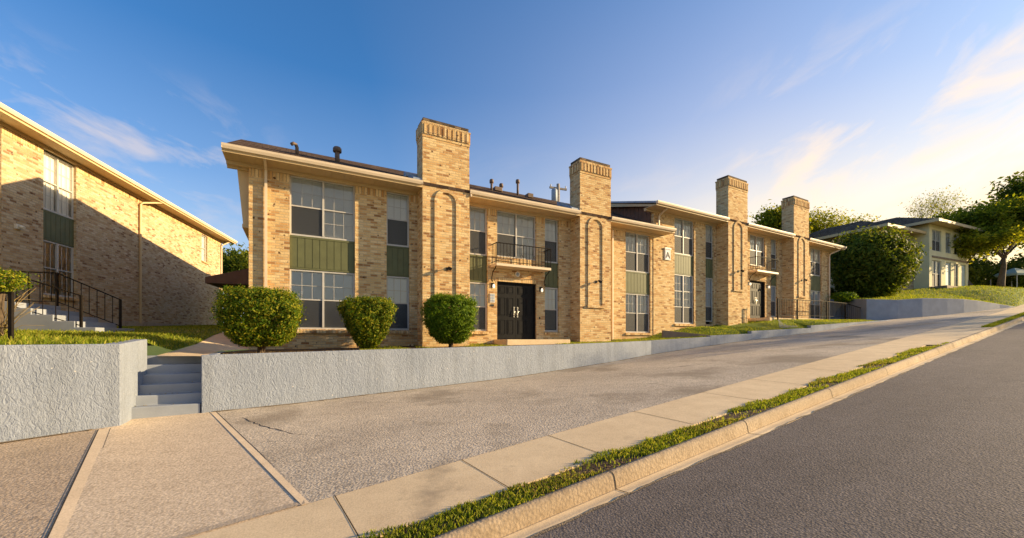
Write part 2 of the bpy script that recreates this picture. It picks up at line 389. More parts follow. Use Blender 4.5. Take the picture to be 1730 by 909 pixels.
su = [.45,2.0,3.2,3.8,6.6,9.2,12.0,14.6,16.5,18.2,19.6,21.0,23.2,25.6,27.4,29.2,32.2]
ruled('driveway', wp+[(22.6,24.3,1.16),(23.97,25.0,1.26)]+[(p[0],p[1],p[2]) for p in G[4:]], [swp(u) for u in su]+[swp(u) for u in (33,34.2,35.6,37.3,38.5,39.6,40.7,41.6,42.3,43.4)], M['pad'], 12)
# edge bands and cracks of the walkway and the forecourt
def band(name, pts, width, m, lift):
    mb = MB()
    for i in range(len(pts)-1):
        a, b = Vector(pts[i]), Vector(pts[i+1]); d = (b-a); nrm = Vector((-d.y,d.x,0)).normalized()
        w0 = width[i] if isinstance(width,list) else width; w1 = width[i+1] if isinstance(width,list) else width
        L = Vector((0,0,lift))
        mb.face([a-nrm*w0+L, b-nrm*w1+L, b+nrm*w1+L, a+nrm*w0+L])
    o = mb.build(name, m); o['kind'] = 'structure'; return o
def seg(a,b,n=12): return [lerp(a,b,i/n) for i in range(n+1)]
band('walkway_edge', seg(lerp(B1,B2,.02),B2), .06, M['walkband'], .003)
band('walkway_edge', seg(A1,A2), .04, M['walkband'], .003)
off = lambda p,d: (p[0]+d[0],p[1]+d[1],p[2])
band('walkway_joint', seg(off(lerp(B1,B2,.02),(-.05,-.044)),off(B2,(-.05,-.044))), .005, M['crack'], .0042)
band('walkway_joint', seg(off(lerp(B1,B2,.02),(.05,.044)),off(B2,(.05,.044))), .003, M['crack'], .0042)
band('walkway_joint', seg(off(A1,(.038,.034)),off(A2,(.038,.034))), .005, M['crack'], .0042)
band('walkway_edge', [ST(u,4.30,.004) for u in (-1.2,-.8,-.4,0,.44)], .05, M['kerb'], .006)
def drape(x,y):
    """height of the forecourt at x,y from the nearest ruling"""
    best=None
    P = wp; Q=[swp(u) for u in su]
    for a,b,c,d in zip(P,Q,P[1:],Q[1:]):
        for t in [i/16 for i in range(17)]:
            p=lerp(a,c,t); q=lerp(b,d,t); dx,dy=q[0]-p[0],q[1]-p[1]
            k=((x-p[0])*dx+(y-p[1])*dy)/(dx*dx+dy*dy); k=min(1,max(0,k))
            e=(p[0]+dx*k-x)**2+(p[1]+dy*k-y)**2
            if best is None or e<best[0]: best=(e,p[2]+(q[2]-p[2])*k)
    return best[1]
def crack(pts, w):
    q=[]
    for (a,b) in zip(pts,pts[1:]):
        n=9
        for i in range(n):
            t=i/n; q.append((a[0]+(b[0]-a[0])*t+rnd.uniform(-.025,.025), a[1]+(b[1]-a[1])*t+rnd.uniform(-.025,.025)))
    q.append(pts[-1])
    ww=[w*rnd.uniform(.3,1.3)*(1 if 0<i<len(q)-1 else .2) for i in range(len(q))]
    band('pavement_crack', [(x,y,drape(x,y)) for x,y in q], ww, M['crack'], .004)
crack([(-4.75,7.1),(-4.1,6.55),(-3.2,6.0)], .010)
crack([(-3.2,6.0),(-2.4,5.75)], .004)
crack([(.9,9.3),(2.2,9.0),(3.3,8.6)], .012)
crack([(2.9,11.6),(4.3,11.2),(5.7,11.5)], .012)
crack([(-.6,10.6),(.9,11.1),(2.4,11.0)], .006)
crack([(5.5,13.2),(7.0,13.6),(8.6,13.2)], .012)
crack([(-3.5,8.4),(-2.2,8.1),(-1.0,8.5)], .005)
crack([(7.4,15.6),(9.2,15.3),(11.2,16.0)], .012)

g_=random.Random(12)
def foot(P, name):
    q=[]
    for a,b in zip(P,P[1:]):
        L=math.hypot(b[0]-a[0],b[1]-a[1]); n=max(2,int(L/.12))
        for i in range(n):
            t=i/n; q.append((a[0]+(b[0]-a[0])*t+.02, a[1]+(b[1]-a[1])*t-.03, a[2]+(b[2]-a[2])*t+.005))
    band(name, q, [g_.uniform(.008,.055) for _ in q], M['dirt'], .004)
foot([A1]+[(p[0],p[1],p[2]) for p in W[1:]]+[(8.57,17.4,-.28),(10.95,18.4,-.04),(15.37,20.7,.335)],'dirt_edge')
foot([(-11.5,1.6,-2.0),(-9.3,3.65,-1.72),(-7.16,5.63,-1.45),(-6.4,6.33,-1.39)],'dirt_edge')
q=[ST(u,2.60+g_.uniform(-.015,.015),-.1535) for u in [-2+.16*i for i in range(190)]]
band('gutter_grit', q, [g_.uniform(.002,.022) for _ in q], M['dirt'], .002)
# ------------------------------------------------------------------ retaining walls
def wall_run(mb, P, th, cap=True):
    """thick wall along polyline P of (x,y,zb,zt), thickness to the left-hand (uphill) side"""
    n = len(P); offs = []
    for i in range(n):
        d = Vector((P[min(i+1,n-1)][0]-P[max(i-1,0)][0], P[min(i+1,n-1)][1]-P[max(i-1,0)][1])).normalized()
        offs.append((-d.y*th, d.x*th))
    b = len(mb.v)
    for p,o_ in zip(P,offs):
        mb.v += [(p[0],p[1],p[2]-.35),(p[0],p[1],p[3]),(p[0]+o_[0],p[1]+o_[1],p[3]),(p[0]+o_[0],p[1]+o_[1],p[2]-.35)]
    for i in range(n-1):
        for k in range(4):
            k2=(k+1)%4
            mb.f.append((b+i*4+k, b+i*4+k2, b+(i+1)*4+k2, b+(i+1)*4+k)[::-1]); mb.sm.append(False)
    mb.f.append((b,b+1,b+2,b+3)); mb.sm.append(False)
    e=b+(n-1)*4; mb.f.append((e+3,e+2,e+1,e)); mb.sm.append(False)
mb = MB(); wall_run(mb, W, .2)
bc = [(-7.45,10.25,-1.0,-.30),(-5.80,7.60,-1.0,-.296)]
wall_run(mb, [(bc[0][0],bc[0][1],-.9,-.315),(bc[1][0],bc[1][1],-.9,-.297)], .14)
tag(mb.build('retaining_wall', M['stucco'], None, .012), 'long low grey stucco retaining wall below the bushes, from the concrete steps to the chimneys', 'retaining wall')
mb = MB(); wall_run(mb, W2, .19); wall_run(mb, W3, .19); wall_run(mb, W4, .19); wall_run(mb, W5, .19)
tag(mb.build('retaining_wall', M['stucco'], None, .01), 'low stepped pale grey kerb wall fading into the driveway before the railing', 'retaining wall')
mb = MB()
rb = (-7.05,7.80)
wall_run(mb, LW, .22)
wall_run(mb, [(-6.275,6.45,-1.39,-.0765),(-6.72,7.22,-1.3,-.03),(-7.05,7.78,-1.0,0.0)], .2)
tag(mb.build('retaining_wall', M['stucco'], None, .014), 'tall grey stucco retaining wall left of the concrete steps, with sunlit end', 'retaining wall')
mb = MB(); wall_run(mb, G, .25)
tag(mb.build('retaining_wall', M['greywash'], None, .01), 'smooth grey retaining wall curving down beside the upper driveway under the lawn', 'retaining wall')
# brown low garden wall
mb = MB(); wall_run(mb, [(6.72,17.95,-.3,.40),(8.75,17.75,-.3,.17)], .16)
tag(mb.build('garden_wall', M['browncurb'], None, .008), 'short brown painted garden wall below the A sign', 'garden wall')

# concrete steps
ang = R(90-59.6)
st = empty('concrete_steps', (-5.74,7.41,0), ang, 'six grey painted concrete steps up between the two stucco walls', 'steps')
riser = .172; z0 = -1.52; tread = .235
prof = [(-.02,-1.7)]
zc = -1.183
prof.append((-.02,zc)); 
y = 0
pts=[(0,-1.75),(0,-1.183)]
for k in range(5):
    y += tread; pts.append((y, -1.183+k*.171)); pts.append((y, -1.183+(k+1)*.171))
pts.append((y+.12, pts[-1][1])); pts.append((y+.12,-1.75))
mb = MB(); mb.prism(pts, lambda u,v,t:(t,u,v), -1.06, -.0)
mb.build('flight', M['greywash'], st, .012)

# ------------------------------------------------------------------ upper ground
def F(o, ang, s, q, z=0):
    c,s_ = math.cos(ang), math.sin(ang); return (o[0]+c*s+s_*q, o[1]+s_*s-c*q, z)
AO, AA = (-.564,14.75), R(28.317)
BO, BA = (7.143,18.90), R(29.703)
CO, CA = (-15.219,13.10), R(105.06)
HO, HA = (35.25,34.0), R(24)
a_ = lambda s,q,z: F(AO,AA,s,q,z)
b_ = lambda s,q,z: F(BO,BA,s,q,z)
c_ = lambda s,q,z: F(CO,CA,s,q,z)
h_ = lambda s,q,z: F(HO,HA,s,q,z)
def inset(P, d, dz=-.035):
    o=[]
    for i,p in enumerate(P):
        dd = Vector((P[min(i+1,len(P)-1)][0]-P[max(i-1,0)][0], P[min(i+1,len(P)-1)][1]-P[max(i-1,0)][1])).normalized()
        o.append((p[0]-dd.y*d, p[1]+dd.x*d, p[3]+dz))
    return o
bedfront = inset(W,.1)
bedpts = bedfront + inset(W2,.1,-.03)[1:] 
bed = [( -5.83,7.62,-.335)] + bedfront[1:] + [a_(7.5,.0,.05),a_(7.5,-.4,.05),a_(-7.4,-.4,-.28),(-7.45,10.22,-.335)]
inner = [a_(-5,.5,-.30),a_(-3,.8,-.28),a_(0,.5,-.2),a_(2,.9,-.18),a_(5,.8,-.12),a_(-6,1.5,-.31),a_(-1.5,1.4,-.26)]
cdt('planting_bed', bed+inner, M['soil'], boundary=len(bed))
# sloped lawn in front of the upper part of the block
f2 = inset(W2,.1,-.03)+[(9.6,17.95,.12)]
lawn2 = [bedfront[-1]] + [(8.53,17.5,.07),(8.60,17.5,.12),(10.9,18.48,.22),(11.0,18.5,.34),(15.3,20.78,.54),(15.4,20.8,.67),(19.0,22.42,.9),(22.1,23.72,1.10),(22.2,25.1,1.18),(22.5,27.4,1.28),b_(16.8,-.8,1.25),b_(7,-.5,1.05),b_(3.0,-.5,.66),b_(.8,-.5,.5),b_(-.4,-.5,.36),a_(7.5,-.4,.05),a_(7.5,.0,.05)]
in2 = [b_(2,.9,.55),b_(4,1.5,.62),b_(5.5,1.6,.8),b_(8,1.5,1.0),b_(9,2.4,.92),b_(12,1.5,1.12),b_(3,1.8,.42),(12,20.2,.72),(9.2,18.3,.27),b_(7.4,1.24,1.06),b_(8.9,1.24,1.08),(14.6,20.55,.62),(13.2,19.85,.53)]
cdt('front_lawn', lawn2+in2, M['lawn'], boundary=len(lawn2))
# left lawn, rising to the left block
lf = [(-11.6,1.72,-.11),(-7.25,5.78,-.11),(-6.42,6.58,-.10),(-6.90,7.3,-.05),(-7.22,7.84,-.03),(-7.20,8.15,-.14),(-7.4,8.8,-.25),(-8.0,10.2,-.12),(-9.2,12.4,.12),(-10.6,15.2,.38),(-12.4,19.0,.6),(-15.5,25,.85),(-16.5,28,.95),(-30,30,1.0),c_(13.4,-.4,.83),c_(9,-.4,.72),c_(5,-.4,.52),c_(1,-.4,.40),c_(-3,-.4,.3),c_(-8,-.4,.2),(-15,-3,-.3)]
li = [(-9,7,-.02),(-8,8.6,0.03),(-10,9.5,.12),(-11.5,10.5,.2),(-9,10.2,.08),(-12,13,.36),(-13.5,17,.5),(-12,6,.05),(-11,14,.36)]
cdt('side_lawn', lf+li, M['lawn'], boundary=len(lf))
# side path behind the steps
pl = [(-5.83,7.62,-.325),(-7.43,10.22,-.30),a_(-7.4,-.4,-.27),a_(-7.5,-3,.0),a_(-7.5,-7,.35),(-15.5,25,.85-.03),(-12.4,19.0,.6-.01),(-10.6,15.2,.38-.01),(-9.2,12.4,.12-.01),(-8.0,10.2,-.13),(-7.4,8.8,-.26),(-7.18,8.13,-.33),(-7.0,7.95,-.335),(-6.3,8.0,-.335)]
cdt('side_path', pl, M['concrete'], boundary=len(pl))
# hillside lawn on the right
gl = inset(G[1:],.12,-.03)
hill = [(20.9,28.0,2.70)] + gl + [ST(44.5,4.28,.0),ST(52,4.3,.0),ST(62,4.3,0),ST(80,4.3,0),ST(110,4.3,0),(95,90,7.5),(60,80,6.5),(30,70,5.5),(5,60,4),(14,40,3.5),b_(16.2,-9,2.75),b_(16.2,-3,2.7)]
hi = [(26,27.5,2.85),(28.3,28.5,3.0),(32,29.5,3.2),(36,31,3.75),(33,31.5,3.7),(35.2,33.6,4.25),(40,34.5,4.55),(45,38,5.0),(41,32,4.05),(38,29.6,3.2),(46,35,4.6),(55,44,5.4),(30,32,3.6),(27,36,3.8),(40,45,5),(50,55,5.8)]
cdt('hillside', hill+hi, M['lawn'], boundary=len(hill))
# everything beyond: one wide sheet to the horizon
gp = MB()
def gz(x,y):
    u,w = uw(x,y); z = zs(max(-60,min(u,140))) - .9
    if w < -9: z = zs(max(-60,min(u,140))) - .08 + min(0,(w+9)*.0)
    if w > 4 and u < 20: z = min(z+0.35, .0 if w>12 else z)
    return z
rs_ = [0,6,12,18,25,35,50,70,100,150,250,500,900]
na = 48
for r_ in rs_:
    for k in range(na):
        a = 2*math.pi*k/na; x,y = r_*math.sin(a)+3, r_*math.cos(a)-4
        gp.v.append((x,y,gz(x,y) if r_<200 else gz(x*150/r_,y*150/r_)))
for i in range(len(rs_)-1):
    for k in range(na):
        k2=(k+1)%na; gp.f.append((i*na+k,i*na+k2,(i+1)*na+k2,(i+1)*na+k)); gp.sm.append(True)
o = gp.build('ground', M['lawn']); o['kind']='structure'; o.location.z=-.45

# ------------------------------------------------------------------ building kit
def window(P, s0, s1, z0, z1, halves, y=.10, rows=None, cols=3, mull=.055, blind='blind', cross=True):
    """halves: list (left to right) of strings, one letter per sash from the top: L light blind, D dark screen"""
    fr = MB(); t=.045
    fr.box(s0,s1,y-.02,y+.06,z0,z0+t); fr.box(s0,s1,y-.02,y+.06,z1-t,z1)
    fr.box(s0,s0+t,y-.02,y+.06,z0+t,z1-t); fr.box(s1-t,s1,y-.02,y+.06,z0+t,z1-t)
    n=len(halves); wd=(s1-s0-2*t-(n-1)*mull)/n
    gl=MB(); scr=MB(); bl=MB(); hasD=hasL=False
    for i,h in enumerate(halves):
        a=s0+t+i*(wd+mull); b=a+wd
        if i<n-1: fr.box(b,b+mull,y-.03,y+.05,z0+t,z1-t)
        k=len(h); H=(z1-z0-2*t)/k
        for r_ in range(k):
            top=z1-t-r_*H; bot=top-H
            if r_<k-1: fr.box(a,b,y-.012,y+.035,bot-.018,bot+.018)
            yy = y+.03 if r_==0 else y+.018
            gl.face([(a,yy,bot+.018),(b,yy,bot+.018),(b,yy,top-.018),(a,yy,top-.018)])
            # muntins
            if cross and h[r_]=='L':
                for c in range(1,cols):
                    x=a+wd*c/cols; fr.box(x-.0065,x+.0065,yy-.012,yy-.002,bot+.018,top-.018)
                zz=(top+bot)/2; fr.box(a,b,yy-.011,yy-.003,zz-.0065,zz+.0065)
            if h[r_]=='D':
                hasD=True; scr.face([(a,y+.001,bot+.012),(b,y+.001,bot+.012),(b,y+.001,top-.012),(a,y+.001,top-.012)])
            hasL=True; bl.face([(a-.02,y+.062,bot-.03),(b+.02,y+.062,bot-.03),(b+.02,y+.062,top+.03),(a-.02,y+.062,top+.03)])
    o=fr.build('window', M['white'], P)
    gl.build('pane', M['glass'], o)
    if hasD: scr.build('insect_screen', SCREEN, o)
    bl.build('curtain' if blind=='curtain' else 'blind', M[blind], o)
    return o
def screen_mat():
    m, nt, b, out = mat('window_screen_mesh'); b.inputs['Base Color'].default_value=(.03,.032,.037,1); b.inputs['Roughness'].default_value=.7
    t=N(nt,'BsdfTransparent'); mx=N(nt,'MixShader'); mx.inputs[0].default_value=.68
    nt.links.new(t.outputs[0],mx.inputs[1]); nt.links.new(b.outputs[0],mx.inputs[2]); nt.links.new(mx.outputs[0],out.inputs[0]); return m
SCREEN = screen_mat()
def panel(P, s0, s1, z0, z1, y=.07, pitch=.19, m=None):
    mb=MB(); mb.box(s0,s1,y+.012,y+.05,z0+.002,z1-.002)
    n=max(2,round((s1-s0)/pitch))
    for i in range(n):
        a=s0+(s1-s0)*i/n; b=s0+(s1-s0)*(i+1)/n; mb.box(a+.008,b-.008,y-.004,y+.0119,z0+.06,z1-.07)
    mb.box(s0,s1,y-.012,y+.0115,z1-.06,z1-.004); mb.box(s0,s1,y-.012,y+.0115,z0+.004,z0+.05)
    return mb.build('spandrel_panel', m or M['green'], P)
def sill(P, s0, s1, z, m=None):
    mb=MB(); mb.prism([(-.07,-.11),(-.07,-.03),(.09,.012),(.09,-.11)], lambda u,v,t:(t,u,v+z), s0-.03, s1+.03)
    return mb.build('sill', m or M['soldier'], P)
def chimney(P, s0, s1, z0, zt, arch=True, lamp=True):
    mb=MB(); D=.66; f=-.63
    mb.box(s0,s1,f,D+f,z0,zt-.62)
    mb.box(s0-.012,s1+.012,f-.014,D+f+.012,zt-.62,zt-.54)
    mb.box(s0+.03,s1-.03,f+.03,D+f-.03,zt-.20,zt-.08)
    o=mb.build('chimney', M['brick'], P)
    cp=MB(); cp.box(s0-.02,s1+.02,f-.02,D+f+.02,zt-.54,zt-.20)
    # projecting soldier bricks of the cap
    n=round((s1-s0)/.155)
    for i in range(n):
        a=s0+(s1-s0)*(i+.5)/n; cp.box(a-.045,a+.045,f-.05,f-.021,zt-.52,zt-.215)
    n=4
    for i in range(n):
        a=f+D*(i+.5)/n
        cp.box(s0-.05,s0-.021,a-.045,a+.045,zt-.52,zt-.215); cp.box(s1+.021,s1+.05,a-.045,a+.045,zt-.52,zt-.215)
    cp.box(s0-.035,s1+.035,f-.035,D+f+.035,zt-.199,zt-.14)
    cp.build('chimney_cap', M['soldier'], o)
    tp=MB(); tp.box(s0+.02,s1-.02,f+.02,D+f-.02,zt-.079,zt); tp.build('crown_course', M['sootbrick'], o)
    if arch:
        c=(s0+s1)/2; hw=.42; za=z0+ARCH[0]; zb=z0+ARCH[1]; w=.11
        poly_o=[(c-hw,za)]+[(c+hw*math.cos(t),zb+hw*math.sin(t)) for t in [math.pi-math.pi*i/16 for i in range(17)]]+[(c+hw,za)]
        hi_=hw-w
        poly_i=[(c-hi_,za+.0)]+[(c+hi_*math.cos(t),zb+hi_*math.sin(t)) for t in [math.pi-math.pi*i/16 for i in range(17)]]+[(c+hi_,za+.0)]
        ab=MB(); y0=f-.042; y1=f-.001
        for (p,q,pi,qi) in zip(poly_o,poly_o[1:],poly_i,poly_i[1:]):
            ab.face([(pi[0],y0,pi[1]),(qi[0],y0,qi[1]),(q[0],y0,q[1]),(p[0],y0,p[1])])
            ab.face([(p[0],y0,p[1]),(q[0],y0,q[1]),(q[0],y1,q[1]),(p[0],y1,p[1])])
            ab.face([(qi[0],y0,qi[1]),(pi[0],y0,pi[1]),(pi[0],y1,pi[1]),(qi[0],y1,qi[1])])
        ab.box(c-hw-.03,c+hw+.03,f-.07,f-.001,za-.10,za-.001)
        ab.build('arch_border', M['brick'], o)
    if lamp:
        l=MB(); z=z0+LAMPZ; c=(s0+s1)/2+.02
        l.box(c-.04,c+.04,f-.03,f,z-.05,z+.05); l.tube([(c,f-.03,z),(c,f-.16,z+.02)],.014,6)
        l.tube([(c,f-.15,z+.03),(c+.01,f-.27,z-.04)],[.035,.06],10)
        l.build('floodlight', M['black'], o)
    return o
M['sootbrick'] = brick_mat('soot_stained_brick', [(0,(.06,.045,.035)),(.5,(.14,.105,.075)),(1,(.24,.17,.11))], (.12,.1,.08))
ARCH=(1.6,4.42); LAMPZ=3.05
def double_door(P, s0, s1, z0, z1, y=.12):
    fr=MB(); t=.05
    fr.box(s0,s0+t,y-.06,y+.1,z0,z1); fr.box(s1-t,s1,y-.06,y+.1,z0,z1); fr.box(s0+t,s1-t,y-.06,y+.1,z1-t,z1); 
    fr.build('door_frame', M['black'], P)
    c=(s0+s1)/2
    for k,(a,b) in enumerate(((s0+t,c-.004),(c+.004,s1-t))):
        d=MB(); d.box(a,b,y,y+.045,z0+.01,z1-t)
        w=b-a; Hh=z1-t-z0
        for (r0,r1) in ((.09,.35),(.42,.75),(.82,.95)):
            for (c0,c1) in ((.12,.45),(.55,.88)):
                x0,x1=a+w*c0,a+w*c1; q0,q1=z0+Hh*r0,z0+Hh*r1
                # moulded frame and raised field of each door panel
                d.box(x0,x1,y-.012,y-.0005,q0,q0+.02); d.box(x0,x1,y-.012,y-.0005,q1-.02,q1)
                d.box(x0,x0+.02,y-.012,y-.0005,q0+.02,q1-.02); d.box(x1-.02,x1,y-.012,y-.0005,q0+.02,q1-.02)
                d.box(x0+.045,x1-.045,y-.009,y-.0005,q0+.045,q1-.045)
        dd=d.build('door', M['black'], P)
        x=(b-.07) if k==0 else (a+.07)
        h=MB(); h.box(x-.025,x+.025,y-.012,y-.001,z0+.83,z0+1.22); h.tube([(x,y-.01,z0+.88),(x,y-.06,z0+.90),(x,y-.065,z0+1.0),(x,y-.05,z0+1.1),(x,y-.01,z0+1.12)],.012,8)
        h.lathe([(.0,0),(.02,.005),(.02,.025),(0,.03)],(x,y-.03,z0+1.16),10)
        h.build('handle', M['chrome'], dd)
def wall_lamp(P, s, z):
    l=MB(); l.box(s-.05,s+.05,-.03,0,z-.06,z+.12); l.tube([(s,-.02,z+.09),(s,-.1,z+.11),(s,-.11,z+.07)],.012,6)
    o=l.build('wall_lamp', M['black'], P)
    g=MB(); g.lathe([(.015,.065),(.035,.04),(.045,-.02),(.035,-.07),(.015,-.08)],(s,-.11,z),14); g.build('globe', M['lamp'], o)
def balcony(P, s0, s1, zb, proj=.5):
    sl=MB(); sl.box(s0,s1,-proj,.0,zb-.09,zb); b=sl.build('balcony', M['cream'], P)
    r=MB(); top=zb+.72
    for z in (zb+.07,top): r.bar((s0,-proj+.015,z),(s1,-proj+.015,z),.02 if z==top else .014); r.bar((s0+.01,-proj,z),(s0+.01,0,z),.018 if z==top else .014); r.bar((s1-.01,-proj,z),(s1-.01,0,z),.018 if z==top else .014)
    n=17
    for i in range(n+1):
        x=s0+.01+(s1-s0-.02)*i/n; r.bar((x,-proj+.015,zb),(x,-proj+.015,top),.016 if i in (0,n,n//2) else .0085)
    for i in range(1,4):
        yy=-proj+proj*i/4
        for x in (s0+.01,s1-.01): r.bar((x,yy,zb+.07),(x,yy,top),.0085)
    # scrolls in the panels
    for i in range(3,n-2,4):
        x=s0+.01+(s1-s0-.02)*(i+.5)/n
        pts=[(x+.05*math.cos(t)*(1-t/9),-proj+.015,zb+.3+.09*math.sin(t)*(1-t/9)) for t in [k*.5 for k in range(14)]]
        r.tube(pts,.006,4,False)
    r.build('railing', M['iron'], b)
    for x in (s0+.02,s1-.02):
        k=MB(); pts=[(x,-.42,zb-.09),(x,-.34,zb-.17),(x,-.22,zb-.22),(x,-.12,zb-.32),(x,-.06,zb-.45),(x,-.04,zb-.56),(x,-.09,zb-.62),(x,-.13,zb-.57)]
        k.tube(pts,.016,6); k.build('bracket', M['iron'], b)
def eave(P, segs, ztop, over=.65, wallz=None):
    """gutter + fascia + soffit for each run (s0,s1)"""
    for (s0,s1) in segs:
        g=MB(); g.prism([(-over+.0,-.02),(-over-.03,-.005),(-over-.03,.005),(-over+.012,.005),(-over+.012,-.0),(-over+.012,-.0)][:0] or [(-over+.02,-.13),(-over-.04,-.12),(-over-.065,-.055),(-over-.07,0),(-over-.055,0),(-over-.05,-.05),(-over-.03,-.105),(-over+.02,-.115)], lambda u,v,t:(t,u,v+ztop), s0, s1)
        g.box(s0,s0+.012,-over-.06,-over+.02,ztop-.12,ztop-.004); g.box(s1-.012,s1,-over-.06,-over+.02,ztop-.12,ztop-.004)
        g.build('gutter', M['gutter'], P)
        s=MB(); zf=ztop-.02
        s.box(s0,s1,-over+.021,-over+.05,ztop-.19,zf)
        n=max(2,int((s1-s0)/.17)); th=.012
        for i in range(n):
            a=s0+(s1-s0)*i/n; b=s0+(s1-s0)*(i+1)/n; s.box(a+.003,b-.003,-over+.05,.12,ztop-.17,ztop-.155)
        s.box(s0,s1,-over+.05,.12,ztop-.154,ztop-.145)
        s.box(s0+.02,s1-.02,-.03,.10,ztop-.27,ztop-.171)
        s.build('soffit', M['soffit'], P)
def downspout(P, pts, m=None, r=.038):
    mb=MB(); mb.tube(pts, r*1.2, 4, False); return mb.build('downspout', m or M['cream'], P)

YR=3.4; BACK=.176
def block(name, o, ang, zoff, label, piers, bays, chims, s_l, s_r, eaves, base, roof_l, roof_r, depth=16., brick='brick', pitch=.4645):
    P=empty(name,(o[0],o[1],0),ang,label,'apartment building')
    zt=4.80+zoff
    w=MB()
    for (a,b) in piers: w.box(a,b,0,.24,base,zt)
    for (a,b,zl) in bays: w.box(a,b,.0,.24,base,zl)
    # side and rear walls
    w.box(s_l,s_l+.24,.2401,depth,base,zt-.9+.0); w.box(s_r-.24,s_r,.2401,depth,base,zt-.9)
    w.box(s_l,s_r,depth,depth+.24,base,4.2+zoff)
    # gable tops
    for x in (s_l,s_r-.24):
        w.prism([(.2402,zt-.899),(.2402,4.9+zoff),(YR,4.83+pitch*(YR+.68)+zoff),(depth-.01,4.80+pitch*(YR+.68)+zoff-BACK*(depth-YR)),(depth-.01,3.9+zoff)], lambda u,v,t:(t,u,v), x, x+.24)
    w.build('wall', M[brick], P)
    return P
def soldier_tops(P, piers, zt, h=.22):
    for a,b in piers:
        mb=MB(); mb.box(a+.003,b-.003,-.006,.02,zt-h,zt); mb.build('soldier_course', M['soldier'], P)
def roof(P, s0, s1, zoff, over=.65, depth=16., pitch=.4645):
    z=5.0+zoff; zr=z+pitch*(YR+.68); yb=depth+.5; zb=zr-(yb-YR)*BACK
    mb=MB(); t=.09
    prof=[(-over-.03,z-.005),(YR,zr),(yb,zb),(yb,zb-t),(YR,zr-t),(-over+.0,z-t+.0)]
    mb.prism(prof, lambda u,v,t_:(t_,u,v), s0, s1)
    o=mb.build('roof', M['shingle'], P)
    # rake boards with soffit lip on both ends
    for x0,x1 in ((s0-.001+.02,s0+.05),(s1-.05,s1-.02)):
        rk=MB(); rk.prism([(-over+.06,z-.1),(YR,zr-t-.001),(yb-.03,zb-t-.001),(yb-.03,zb-t-.17),(YR,zr-t-.19),(-over+.06,z-.19)], lambda u,v,t_:(t_,u,v), x0, x1); rk.build('rake_board', M['soffit'], P)
    return o,(z,zr,zb)

# --- near block
piersA=[(-7.63,-6.64),(-4.87,-3.92),(-3.19,-1.06),(-.36,.02),(1.71,2.10),(2.76,6.34),(7.86,8.02)]
baysA=[(-6.64,-4.87,.24),(-3.92,-3.19,.24),(-1.06,-.36,.20),(2.10,2.76,.20),(6.34,7.86,.2),(.02,1.71,-.02)]
PA=block('brick_apartment_block', AO, AA, 0, 'tan brick two-storey apartment block with olive panels and the black double door behind the bushes', piersA, baysA, None, -7.63, 8.02, None, -.75, -8.1, 8.7)
soldier_tops(PA,[p for p in piersA if p[1]-p[0]>.3],4.80-.06)
ARCHW=None
x=MB(); x.box(.02,1.71,.002,.239,2.26,3.045); x.build('wall', M['brick'], PA)
x=MB(); x.box(-.06,1.79,-.014,.2,2.13,2.26); x.build('lintel', M['soldier'], PA)
for (a,b,hu,hl) in ((-6.64,-4.87,['LD','LL'],['LD','LD']),(-3.92,-3.19,['LD'],['LD']),(-1.06,-.36,['LD'],['LD']),(2.10,2.76,['LD'],['LD']),(6.34,7.86,['LD','LD'],['LD','LD'])):
    window(PA,a,b,3.03,4.76,hu); window(PA,a,b,.30,2.04,hl, blind='skyblind'); panel(PA,a,b,2.045,3.025); sill(PA,a,b,.29)
window(PA,.02,1.71,3.05,4.76,['LD','LL'])
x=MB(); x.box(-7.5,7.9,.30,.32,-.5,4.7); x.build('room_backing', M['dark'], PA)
double_door(PA,.02,1.71,.0,2.13)
for s,z in ((-.17,1.93),(1.90,1.90)): wall_lamp(PA,s,z)
balcony(PA,-.24,2.06,2.70)
# round emblem plaque, notice board, bell
e=MB(); e.tube([(.87,-.03,2.44),(.87,-.001,2.44)],.1,20); eo=e.build('round_plaque', M['plaque'], PA)
e=MB(); e.tube([(.87,-.036,2.44),(.87,-.0305,2.44)],.065,20); e.tube([(.87,-.044,2.44),(.87,-.0365,2.44)],.035,12); e.build('emblem', M['flash'], eo)
e=MB(); e.box(-.28,-.08,-.025,0,1.33,1.66); nb=e.build('mailbox_panel', M['plaque'], PA)
e=MB()
for i in range(3):
    for k in range(2): e.box(-.265+k*.092,-.185+k*.092,-.031,-.0255,1.36+i*.098,1.44+i*.098)
e.build('slot', M['flash'], nb)
e=MB(); e.box(-.24,-.12,-.02,0,1.20,1.27); e.build('notice', M['ink'], PA)
e=MB(); e.box(1.83,1.88,-.02,0,.78,.86); e.build('socket', M['ink'], PA)
ARCH=(2.1,5.22); 
for (a,b,zt) in ((-2.93,-1.33,7.08),(3.33,4.91,7.15)):
    chimney(PA,a,b,-.75,zt)
eave(PA,[(-8.16,-2.935),(-1.325,3.325),(4.915,8.74)],5.02)
ro,(z,zr,zb)=roof(PA,-8.14,8.72,0)
mb=MB(); mb.prism([(.031,5.36),(.36,5.36+.0),(.36,5.62),(.031,5.47)], lambda u,v,t:(t,u,v), -3.30,-2.92); mb.build('flashing', M['flash'], ro); mb=MB(); mb.prism([(.031,5.36),(.36,5.36),(.36,5.62),(.031,5.47)], lambda u,v,t:(t,u,v), 2.92,3.34)
mb.build('flashing', M['flash'], ro); mb=MB(); mb.prism([(-.60,5.01),(.031,5.30),(.031,5.42),(-.60,5.12)], lambda u,v,t:(t,u,v), -3.22,-2.931); mb.build('flashing', M['flash'], ro); mb=MB(); mb.prism([(-.60,5.01),(.031,5.30),(.031,5.42),(-.60,5.12)], lambda u,v,t:(t,u,v), 2.95,3.329)
mb.build('flashing', M['flash'], ro)
def rz(y): return 5.0+(y+.68)*.4645
